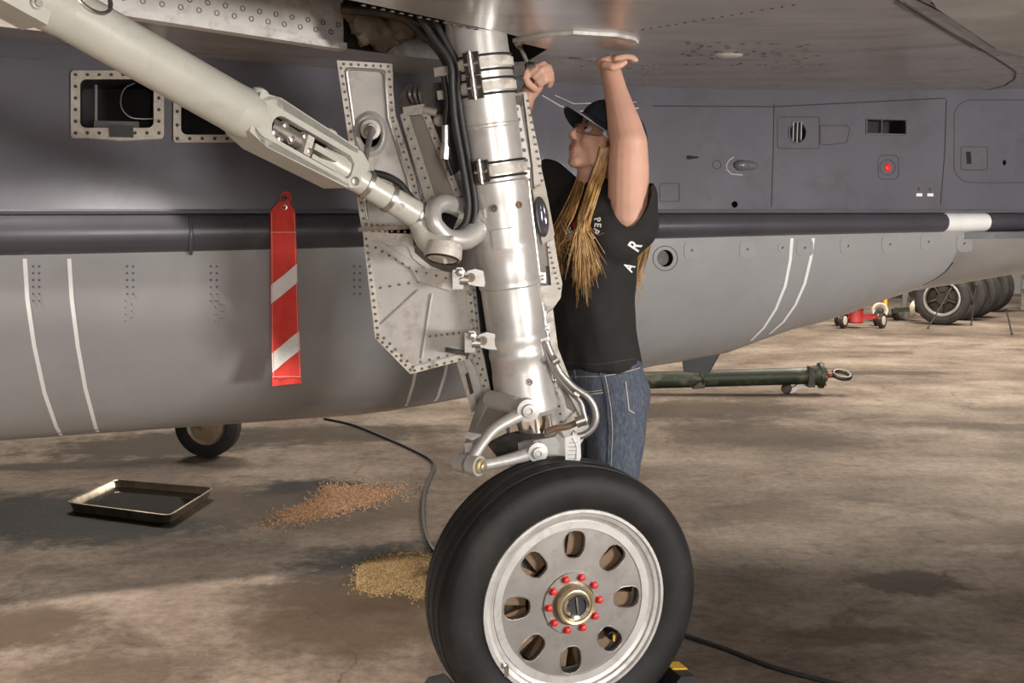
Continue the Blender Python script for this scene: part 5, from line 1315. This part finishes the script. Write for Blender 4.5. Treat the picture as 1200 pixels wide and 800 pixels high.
# ---- hands: palm plus five separately curled fingers
def finger(pts, rs):
    P = [V(p) for p in pts]
    for i in range(len(P) - 1): body.capsule(P[i], rs[i], P[i + 1], rs[i + 1], 12)
pc = W(716, 72, 3.39)
body.ball(pc, (0.038, 0.044, 0.020), None, 16, 12); body.capsule(WL_, 0.031, W(713, 76, 3.39), 0.029)
body.ball(W(706, 74, 3.375), (0.020, 0.030, 0.019), None, 14, 10)
for k in range(4):                                   # left hand: flat against the panel, finger tips bent at the edge
    y = 3.345 + 0.021 * k; ln = (0.92, 1.0, 0.95, 0.8)[k]
    finger([W(722, 69, y), W(722 + 11 * ln, 66.5, y), W(722 + 19 * ln, 67, y), W(722 + 23.5 * ln, 70.5, y), ], [0.0105, 0.0095, 0.0088, 0.0075])
finger([W(709, 76, 3.335), W(718, 78.5, 3.315), W(727, 76.5, 3.315), W(733, 73, 3.32)], [0.014, 0.0115, 0.010, 0.008])
pr = W(630, 93, 3.53)
body.ball(pr, (0.027, 0.024, 0.034), Matrix.Rotation(0.4, 3, 'Y'), 16, 12); body.capsule(WR_, 0.027, W(626, 100, 3.53), 0.030)
for q in (((641, 85, 3.505), (637, 75.5, 3.49), (627, 80, 3.468), (618, 89, 3.475)), ((645, 89, 3.51), (643, 79, 3.492), (634, 82, 3.466), (626, 90, 3.468)),
          ((646, 94, 3.51), (645, 85.5, 3.495), (637, 88, 3.468), (630, 95, 3.472)), ((644, 99, 3.51), (645, 92, 3.50), (639, 94, 3.476), (633, 99.5, 3.48))):
    finger([W(*p) for p in q], [0.0120, 0.0118, 0.0108, 0.0088])   # right hand: closed round the tool
finger([W(627, 104, 3.50), W(619, 98, 3.47), W(615, 90, 3.465), W(617, 82, 3.475)], [0.013, 0.0115, 0.010, 0.008])
bme = remeshed(body, 0.0034, 7, 0.5)
person = link_mesh('person', bme, skin, None, sharp=180, recalc=False, origin=V((pel.x, pel.y, 0.0)))
setp(person, 'mechanic in dark cap, black t-shirt and blue jeans reaching up under the wing', 'person')
def psub(name, mb, m, **k): return obj(name, mb, m, person, **k)
# ---- face details
eye_w = mat('eye_white', (0.75, 0.72, 0.70), 0.2); iris_m = mat('brown_iris', (0.06, 0.035, 0.02), 0.15); lip_m = mat('lip_skin', (0.42, 0.17, 0.14), 0.4, 0, 0.1, 60); brow_m = mat('brow_hair', (0.14, 0.085, 0.045), 0.8)
for s in (-1, 1):
    ec = (0.0755, s * 0.031, 0.000)
    ey = psub('eye', MB().ball(hp_(*ec), 0.0125, HR, 16, 12), eye_w)
    look = (HF_ + HL * (s * 0.12) + HU * 0.12).normalized()
    obj('iris', MB().lathe(hp_(*ec) + look * 0.0108, look, [(0, 0.0062), (0.0018, 0.0055), (0.0022, 0.001)], 16), iris_m, ey)
    lid = MB(); lid.tube([hp_(0.0755, s * 0.031, 0) + (HF_ * math.cos(a) * 0.0138 + HL * math.sin(a) * 0.0138 * 1.0) + HU * (0.0062 * math.cos(a * 1.4)) for a in [x * 0.2 - 1.2 for x in range(13)]], 0.0024, 6); obj('eyelid', lid, skin, ey)
    ls = MB(); ls.tube([hp_(0.0755, s * 0.031, 0) + (HF_ * math.cos(a) * 0.0155 + HL * math.sin(a) * 0.0150) + HU * (0.0050 * math.cos(a * 1.4)) for a in [x * 0.2 - 1.2 for x in range(13)]], 0.0011, 5); obj('eyelashes', ls, brow_m, ey)
    b = MB(); b.tube([hp_(0.0865 - 0.16 * abs(t - 0.35) ** 2.2 * 0.35, s * (0.014 + 0.034 * t), 0.0205 + 0.004 * math.sin(t * 2.6)) for t in [i / 8 for i in range(9)]], [0.0022, 0.0030, 0.0026, 0.0012], 6); psub('eyebrow', b, brow_m)
mb = MB(); mb.tube([hp_(0.0985 - 26 * l * l * 0.5, l, -0.0585 + 0.0015 * math.cos(l * 160)) for l in [-.019 + .0038 * i for i in range(11)]], [0.001, 0.0036, 0.0042, 0.0036, 0.001], 8); psub('lip', mb, lip_m)
mb = MB(); mb.tube([hp_(0.0965 - 26 * l * l * 0.5, l, -0.0685) for l in [-.017 + .0034 * i for i in range(11)]], [0.001, 0.004, 0.005, 0.004, 0.001], 8); psub('lip', mb, lip_m)
# ---- T-shirt
def ringloft(rings, n=40, top=True):
    mb = MB(); vs = []
    for c, a, b in rings:
        for k in range(n):
            t = 2 * PI * k / n; ct, st_ = math.cos(t), math.sin(t)
            vs.append(c + PF * (a * abs(ct) ** 0.85 * (1 if ct > 0 else -1)) + PL * (b * abs(st_) ** 0.85 * (1 if st_ > 0 else -1)))
    m = len(rings)
    fs = [(i * n + k, i * n + (k + 1) % n, (i + 1) * n + (k + 1) % n, (i + 1) * n + k) for i in range(m - 1) for k in range(n)]
    fs += [tuple(range(n)), tuple((m - 1) * n + k for k in range(n))]
    return mb.add(vs, fs)
sh = ringloft([(W(c, y, PD), a, b) for y, c, a, b in ((428, 697, 0.120, 0.168), (410, 696, 0.118, 0.166), (380, 693, 0.113, 0.160), (350, 691, 0.112, 0.156), (320, 691, 0.118, 0.156), (288, 692, 0.128, 0.160), (258, 695, 0.126, 0.166), (240, 697, 0.112, 0.160), (226, 700, 0.090, 0.125), (217, 703, 0.074, 0.088), (211, 704, 0.066, 0.072))])
sh.capsule(che + PL * 0.10 + Z * 0.045, 0.105, W(737, 262, 3.36), 0.090, 20); sh.capsule(W(737, 262, 3.36), 0.088, W(742, 232, 3.31), 0.074, 20)
sh.capsule(che - PL * 0.08 + Z * 0.08, 0.10, W(661, 236, 3.56), 0.085, 20); sh.capsule(W(661, 236, 3.56), 0.085, W(641, 212, 3.59), 0.072, 20)
sme = remeshed(sh, 0.008, 5, 0.5)
# carve the sleeve openings and the neckline
dl = (EL_ - SL_).normalized(); dr = (ER_ - SR_).normalized()
def cutter(mb): return to_mesh(mb)
cA = MB().lathe(W(737, 266, 3.285), dl, [(0, 0.012), (0.03, 0.038), (0.06, 0.056), (0.10, 0.067), (0.3, 0.085)], 28)
cB = MB().lathe(W(655, 226, 3.57), dr, [(0, 0.060), (0.05, 0.062), (0.25, 0.066)], 28)
cC = MB().capsule(nb - Z * 0.02 + PF * 0.012, 0.058, nb + Z * 0.2, 0.085, 24)
cA3 = MB().lathe(W(738, 256, 3.335), dl, [(0, 0.060), (0.05, 0.067), (0.3, 0.075)], 28)
sme = boolean(sme, [cutter(c) for c in (cA, cA3, cB, cC)])
bm = bmesh.new(); bm.from_mesh(sme); bm.normal_update()
for v_ in bm.verts:                                   # cloth folds
    p = v_.co; q = V((p.x * 6 + p.y * 5, p.y * 6 - p.x * 4, p.z * 3.2))
    d = noise.noise(q) * 0.016 + noise.noise(V((p.x * 16, p.y * 16, p.z * 7 + p.x * 9))) * 0.007
    k = min(1, max(0.25, (1.42 - p.z) / 0.3))
    v_.co += v_.normal * d * k
bm.to_mesh(sme); bm.free(); sme.materials.clear()
shirt_m = mat('black_cotton', (0.022, 0.020, 0.019), 0.85, 0, 0.2, 12, None, 0, 14, 0.15, 500, 0.3)
shirt = link_mesh('t_shirt', sme, shirt_m, person, sharp=60, recalc=False, label='black t-shirt with white lettering')
bvs = bvh_of(shirt.data, WL[shirt.name])
mb = MB(); ribbon(mb, bvs, [(640, 424), (700, 427), (746, 420)], 0.0035, 0.0012, 5); psub_ = obj('hem_seam', mb, mat('black_thread', (0.03, 0.028, 0.028), 0.8), shirt)
# ---- jeans
jn = ringloft([(W(c, y, PD), a, b) for y, c, a, b in ((418, 703, 0.108, 0.150), (432, 704, 0.112, 0.156), (450, 705, 0.118, 0.163), (470, 705, 0.120, 0.165), (490, 704, 0.116, 0.160), (505, 703, 0.10, 0.14))])
for s in (-1, 1):
    h0, kn, an = hips[s]
    jn.capsule(h0 + Z * 0.02, 0.098, h0.lerp(kn, 0.5), 0.088, 24); jn.capsule(h0.lerp(kn, 0.5), 0.088, kn, 0.072, 24); jn.capsule(kn, 0.072, an + Z * 0.02, 0.068, 24)
    jn.ball(h0 - PF * 0.028 + Z * 0.03, (0.085, 0.078, 0.10), Rp)
jme = remeshed(jn, 0.008, 6, 0.5)
cut = to_mesh(MB().box((pel.x, pel.y, 0.0), (1, 1, 0.10)))
jme = boolean(jme, [cut]); jme.materials.clear()
bm = bmesh.new(); bm.from_mesh(jme); bm.normal_update()
for v_ in bm.verts:
    p = v_.co; v_.co += v_.normal * (noise.noise(V((p.x * 9, p.y * 9, p.z * 6))) * 0.006 + noise.noise(V((p.x * 22, p.y * 22, p.z * 12))) * 0.003)
bm.to_mesh(jme); bm.free()
denim = mat('washed_denim', (0.085, 0.100, 0.130), 0.8, 0, 0.30, 160, (0.20, 0.215, 0.24), 0.6, 60, 0.25, 420, 0.2, stretch=(1, 1, 0.35))
jeans = link_mesh('jeans', jme, denim, person, sharp=60, recalc=False, label='faded blue jeans')
bvj = bvh_of(jeans.data, WL[jeans.name])
thread = mat('tan_thread', (0.48, 0.44, 0.38), 0.8)
def jsub(name, pts, wd, m, lift=0.002): obj(name, ribbon(MB(), bvj, pts, wd, lift, 4), m, jeans)
jsub('pocket_stitching', [(664, 434), (667, 447), (675, 457), (690, 462), (707, 460)], 0.003, thread)
jsub('pocket_stitching', [(667, 434), (670, 446), (677, 454), (690, 459), (706, 457)], 0.002, thread)
jsub('side_seam', [(705, 432), (709, 452), (713, 475), (715, 505), (713, 548)], 0.006, denim, 0.004)
jsub('seam_stitching', [(708, 434), (712, 454), (716, 477), (718, 505), (716, 548)], 0.002, thread)
jsub('waistband', [(655, 433), (680, 434), (705, 434), (728, 430), (748, 424)], 0.032, denim, 0.004)
jsub('waist_stitching', [(655, 440), (680, 441), (705, 441), (728, 437), (748, 431)], 0.002, thread, 0.006)
jsub('back_pocket', [(733, 447), (735, 462), (737, 480), (743, 484)], 0.003, thread)
jsub('belt_loop', [(705, 426), (706, 443)], 0.011, denim, 0.008); jsub('belt_loop', [(674, 428), (675, 443)], 0.010, denim, 0.008)
# ---- boots (standing behind the wheel)
for s in (-1, 1):
    h0, kn, an = hips[s]; b = MB()
    b.capsule(V((an.x, an.y, 0.07)) - PF * 0.02, 0.046, V((an.x, an.y, 0.13)), 0.05, 18)
    b.capsule(V((an.x, an.y, 0.052)) - PF * 0.03, 0.042, V((an.x, an.y, 0.046)) + PF * 0.15, 0.040, 18)
    me = remeshed(b, 0.008, 4); bt = link_mesh('boot', me, mat('brown_boot_leather', (0.07, 0.045, 0.03), 0.55, 0, 0.2, 20), person, sharp=60, recalc=False)
    so = MB(); pts = [V((an.x, an.y, 0)) + PF * (0.06 + 0.135 * math.cos(a)) + PL * (0.045 * math.sin(a)) for a in [2 * PI * k / 20 for k in range(20)]]
    so.prism(pts, Z * 0.022); obj('boot_sole', so, M['black_rubber'], bt)
# ---- cap
navy = mat('navy_cap_cloth', (0.018, 0.024, 0.036), 0.8, 0, 0.2, 30, None, 0, 14, 0.15, 500, 0.3)
cap = MB(); vs = []; NR, NS = 12, 40
cc_ = (-0.020, 0, 0.028)
def cap_pt(t, a, grow=0.0):
    # t: 0 rim .. 1 crown ; a: angle round the head
    ph = t * PI / 2
    rim = 0.012 - 0.045 * (1 - math.cos(a)) / 2      # the rim dips towards the nape
    f = cc_[0] + (0.116 + grow) * math.cos(a) * math.cos(ph) ** 0.8
    l = (0.090 + grow) * math.sin(a) * math.cos(ph) ** 0.8
    u = cc_[2] + rim * (1 - t) + (0.092 + grow) * math.sin(ph)
    return hp_(f, l, u)
for i in range(NR + 1):
    for k in range(NS): vs.append(cap_pt(i / NR * 0.985, 2 * PI * k / NS))
o_ = len(vs)
for i in range(NR + 1):
    for k in range(NS): vs.append(cap_pt(i / NR * 0.985, 2 * PI * k / NS, -0.003))
fs = [(i * NS + k, i * NS + (k + 1) % NS, (i + 1) * NS + (k + 1) % NS, (i + 1) * NS + k) for i in range(NR) for k in range(NS)]
fs += [tuple(j + o_ for j in f[::-1]) for f in fs] + [tuple(NR * NS + k for k in range(NS)), tuple(o_ + NR * NS + k for k in range(NS))[::-1]] + [(k, (k + 1) % NS, o_ + (k + 1) % NS, o_ + k) for k in range(NS)]
cap.add(vs, fs)
cap_o = obj('cap', cap, navy, person, label='dark navy baseball cap', sharp=60)
br = MB(); vs = []; nb_ = 20
for lay in (0, -0.004):
    for j in range(6):
        for k in range(nb_ + 1):
            a = -1.15 + 2.3 * k / nb_; ex = 0.062 * j / 5 * math.cos(a * 1.2) ** 0.7
            f = cc_[0] + 0.106 * math.cos(a) + ex * 1.12; l = 0.086 * math.sin(a) * (1 + 0.07 * j / 5); u = cc_[2] + 0.017 - 0.040 * (l / 0.088) ** 2 * (0.4 + 0.6 * j / 5) - 0.003 * j / 5 + lay
            vs.append(hp_(f, l, u))
m_2 = nb_ + 1; q = 6 * m_2
fs = [(j * m_2 + k, j * m_2 + k + 1, (j + 1) * m_2 + k + 1, (j + 1) * m_2 + k) for j in range(5) for k in range(nb_)]
fs += [tuple(x + q for x in f[::-1]) for f in fs]
lp2 = list(range(m_2)) + [j * m_2 + nb_ for j in range(1, 6)] + [5 * m_2 + k for k in range(nb_ - 1, -1, -1)] + [j * m_2 for j in range(4, 0, -1)]
fs += [(a, b, b + q, a + q) for a, b in zip(lp2, lp2[1:] + lp2[:1])]
br.add(vs, fs); obj('brim', br, navy, cap_o, sharp=60)
mb = MB(); mb.tube([vs[5 * m_2 + k] for k in range(m_2)], 0.0022, 6); obj('brim_piping', mb, mat('grey_piping', (0.25, 0.25, 0.26), 0.7), cap_o)
mb = MB().ball(cap_pt(0.985, 0) + HU * 0.002, (0.008, 0.008, 0.005), HR, 12, 8); obj('cap_button', mb, navy, cap_o)
sm = MB()
for a in (0.5, 1.57, 2.6, -0.5, -1.57, -2.6): sm.tube([cap_pt(t, a, 0.0008) for t in [i / 8 for i in range(9)]], 0.0013, 5)
obj('cap_seams', sm, mat('navy_thread', (0.03, 0.035, 0.05), 0.8), cap_o, kind='stuff')
# ---- safety glasses
lens_m = bpy.data.materials.new('clear_lens'); lens_m.use_nodes = True
b_ = lens_m.node_tree.nodes['Principled BSDF']; b_.inputs['Base Color'].default_value = (0.93, 0.94, 0.95, 1); b_.inputs['Roughness'].default_value = 0.03; b_.inputs['Transmission Weight'].default_value = 1.0; b_.inputs['IOR'].default_value = 1.35
for s in (1, -1):
    ln = MB(); vs = []; a0, a1 = (0.10, 1.22)
    for lay in (0.086, 0.0845):
        for i in range(13):
            a = a0 + (a1 - a0) * i / 12
            hh = 0.019 * (1 - 0.55 * abs(i / 12 - 0.45) ** 2.2 * 3)
            for u in (-hh, hh): vs.append(hp_(0.018 + lay * math.cos(a), s * lay * 0.95 * math.sin(a), 0.0 + u))
    q = 26; fs = [(2 * i, 2 * i + 1, 2 * i + 3, 2 * i + 2) for i in range(12)]; fs += [tuple(x + q for x in f[::-1]) for f in fs]
    fs += [(2 * i, 2 * i + 2, 2 * i + 2 + q, 2 * i + q) for i in range(12)] + [(2 * i + 1, 2 * i + 3, 2 * i + 3 + q, 2 * i + 1 + q) for i in range(12)] + [(0, 1, 1 + q, q), (24, 25, 25 + q, 24 + q)]
    ln.add(vs, fs)
    if s == 1:
        gl = obj('safety_glasses', ln, lens_m, person, label='clear safety glasses', sharp=60)
    else: obj('lens', ln, lens_m, gl, sharp=60)
gm = mat('grey_plastic', (0.10, 0.10, 0.11), 0.3)
for s in (1, -1):
    obj('lens_rim', MB().tube([hp_(0.018 + 0.0855 * math.cos(a), s * 0.0855 * 0.95 * math.sin(a), -0.0195 * (1 - 0.55 * abs((a - 0.10) / 1.12 - 0.45) ** 2.2 * 3)) for a in [0.10 + 1.12 * i / 12 for i in range(13)]], 0.0012, 6), gm, gl)
obj('nose_bridge', MB().tube([hp_(0.103, -0.010, 0.004), hp_(0.106, 0, 0.006), hp_(0.103, 0.010, 0.004)], 0.002, 6), gm, gl)
for s in (-1, 1):
    obj('temple_arm', MB().tube([hp_(0.045, s * 0.079, 0.004), hp_(0.02, s * 0.082, 0.004), hp_(-0.02, s * 0.084, 0.004)], [0.004, 0.006, 0.004], 8, True, 0.6), gm, gl)
    obj('temple_pad', MB().ball(hp_(0.030, s * 0.081, 0.001), (0.020, 0.004, 0.014), HR), mat('pale_lens_pad', (0.42, 0.43, 0.45), 0.2), gl)
# ---- hair: back of the head, then strands over the shoulders
hair_m = [mat('dark_blonde_hair', (0.20, 0.095, 0.03), 0.4, 0, 0.3, 30), mat('golden_hair', (0.46, 0.24, 0.07), 0.4, 0, 0.3, 30), mat('light_blonde_hair', (0.66, 0.43, 0.19), 0.4, 0, 0.25, 30)]
hr = MB()
hr.ball(hp_(-0.035, 0, -0.005), (0.083, 0.079, 0.092), HR, 24, 16)
for s in (-1, 1): hr.ball(hp_(-0.012, s * 0.066, -0.02), (0.028, 0.015, 0.05), HR)
def depth_at(px, py, Y0, off):
    h = hit(bvs, px, py)
    return W(px, py, min(Y0, h[0].y - off)) if h else W(px, py, Y0)
hr.cur = 0
def strand(ctrl, spread0, spread1, r, Y0, seg=4, lay=0.012):
    a = random.gauss(0, 1); b = random.gauss(0, 1); ph = random.random() * 6.28; n = len(ctrl); P = []
    for i, (px, py) in enumerate(ctrl):
        t = i / (n - 1); sp_ = spread0 + (spread1 - spread0) * t
        x = px + a * sp_ + 1.2 * math.sin(ph + i * 1.4) * t; y = py + b * 2 * t
        P.append((x, y))
    pts = []
    for i, (x, y) in enumerate(P):
        Y_ = Y0[i] if isinstance(Y0, list) else Y0
        pts.append(depth_at(x, y, Y_, lay + 0.012 * abs(math.sin(ph * 3 + i))))
    hr.cur = random.choice((0, 0, 1)) if r > 0.003 else random.choice(pal)
    hr.tube(catmull(pts, 4), [r, r * 1.1, r, r * 0.8, r * 0.35], seg)
pal = (0, 1, 1, 2, 2)
for i in range(210):
    end = random.choice([(683, 332), (690, 325), (676, 300), (700, 318), (668, 300), (687, 338), (704, 312), (696, 300), (662, 285), (680, 345), (672, 325)])
    end = (end[0] + random.gauss(0, 3), end[1] + random.gauss(0, 10))
    strand([(710, 172), (706, 188), (700, 208), (692, 234), (684, 262), ((684 + end[0]) / 2 - 1, 290 if end[1] > 310 else 278), end], 2.6, 3.4, 0.0016, [3.335, 3.34, 3.34, 3.33, 3.32, 3.33, 3.33])
for i in range(9):
    strand([(710, 172), (705, 190), (699, 210), (690, 236), (682, 258), (679, 276), (680 + random.gauss(0, 5), 300 + random.gauss(0, 12))], 2.2, 3.0, 0.0045, 3.34, 6, 0.010)
pal = (0, 0, 0, 1, 1, 2)
for i in range(110):
    strand([(684, 196), (681, 208), (677, 222), (670, 240), (662, 258), (654, 276), (650 + random.uniform(-3, 12), 300 + random.uniform(-10, 25))], 1.6, 3.5, 0.0016, [3.44, 3.43, 3.42, 3.40, 3.38, 3.37, 3.37])
for i in range(5):
    strand([(684, 196), (681, 208), (676, 224), (669, 242), (661, 260), (654, 280), (652, 300)], 1.5, 3.0, 0.0045, 3.42, 6, 0.010)
pal = (1, 1, 2, 2)
for i in range(60):
    Yb = 3.52 + random.random() * 0.05
    strand([(740, 180), (752, 200), (758, 225), (761, 255), (757, 285), (748, 315), (740 + random.uniform(-4, 12), 345 + random.uniform(-15, 10))], 2.0, 4.0, 0.0014, [3.44, 3.47, Yb, Yb, Yb, Yb, Yb], 4, -0.05)
psub('hair', hr, hair_m, label='long blonde hair hanging over the shoulders', sharp=180)
# ---- printing on the shirt
white_ink = mat('white_shirt_print', (0.78, 0.77, 0.76), 0.8); red_ink = mat('red_shirt_print', (0.32, 0.02, 0.02), 0.8)
def glyph(ch, cx, cy, h, rot, sxk=1.0, name='shirt_letter', ink=None):
    cu = bpy.data.curves.new('t', 'FONT'); cu.body = ch; cu.size = 1.0; cu.align_x = 'CENTER'; cu.align_y = 'CENTER'; cu.extrude = 0; cu.offset = 0.025
    o = bpy.data.objects.new('t', cu); COL.objects.link(o); me = baked(o); bpy.data.objects.remove(o)
    bm = bmesh.new(); bm.from_mesh(me); bmesh.ops.triangulate(bm, faces=bm.faces); bmesh.ops.subdivide_edges(bm, edges=bm.edges, cuts=1); mb = MB()
    ca, sa = math.cos(rot), math.sin(rot); vs = []; ok = True
    for v_ in bm.verts:
        x, y = v_.co.x * h * 1.35 * sxk, -v_.co.y * h * 1.35
        hh = hit(bvs, cx + x * ca - y * sa, cy + x * sa + y * ca)
        if hh is None: ok = False; vs.append(None)
        else: vs.append(hh[0] + hh[1] * 0.0022)
    bm.verts.index_update(); fs = [tuple(v_.index for v_ in f.verts) for f in bm.faces if all(vs[v_.index] is not None for v_ in f.verts)]
    used = sorted({i for f in fs for i in f}); mp_ = {i: k for k, i in enumerate(used)}
    if not used: return
    mb.add([vs[i] for i in used], [tuple(mp_[i] for i in f) for f in fs]); bm.free()
    return obj(name, mb, ink or white_ink, shirt)
cx0, cy0, rr0 = 683, 262, 18.0
for ch, ang in (('P', -14), ('E', 6), ('P', 28), ('P', 51), ('E', 74), ('R', 97), ('D', 131), ('R', 152)):
    a = math.radians(ang); glyph(ch, cx0 + rr0 * math.cos(a) * (0.98), cy0 + rr0 * math.sin(a), 8.0, a + PI / 2, 0.9)
mb = MB()
ring_ = [hit(bvs, cx0 - 1 + 10.5 * math.cos(2 * PI * k / 24), cy0 + 2 + 7 * math.sin(2 * PI * k / 24)) for k in range(24)]; c_h = hit(bvs, cx0 - 1, cy0 + 2)
mb.add([c_h[0] + c_h[1] * 0.0025] + [h[0] + h[1] * 0.002 for h in ring_], [(0, 1 + k, 1 + (k + 1) % 24) for k in range(24)])
obj('shirt_emblem', mb, red_ink, shirt, label='red oval emblem')
glyph('R', 744, 288, 15, -1.0, 0.8); glyph('A', 737, 313, 13, -1.05, 0.7)
# ---- tool held in the right hand
th0, th1 = W(607, 50, 3.50), W(624, 86, 3.485)
tool = obj('ratchet', MB().tube([th0, th0.lerp(th1, 0.5), th1, th1 + (th1 - th0) * 0.35], [0.0055, 0.0065, 0.0075, 0.008], 12), mat('pale_steel_tool', (0.6, 0.55, 0.48), 0.35, 0.7, 0.15, 20))
setp(tool, 'pale steel ratchet held in the raised right hand beside the strut', 'tool')
obj('ratchet_head', MB().lathe(th0 + V((0, 0, 0.0)), (th1 - th0).cross(V((0, 1, 0))), [(-0.012, 0.012), (-0.008, 0.016), (0.008, 0.016), (0.012, 0.012)], 18), M['steel'], tool)
obj('ratchet_collar', MB().lathe(th0.lerp(th1, 0.72), th1 - th0, [(-0.006, 0.006), (-0.005, 0.012), (0.008, 0.012), (0.010, 0.006)], 14), M['grease'], tool)
obj('socket', MB().cyl(W(618, 78, 3.47), W(628, 76, 3.46), 0.010, seg=12), M['steel'], tool)
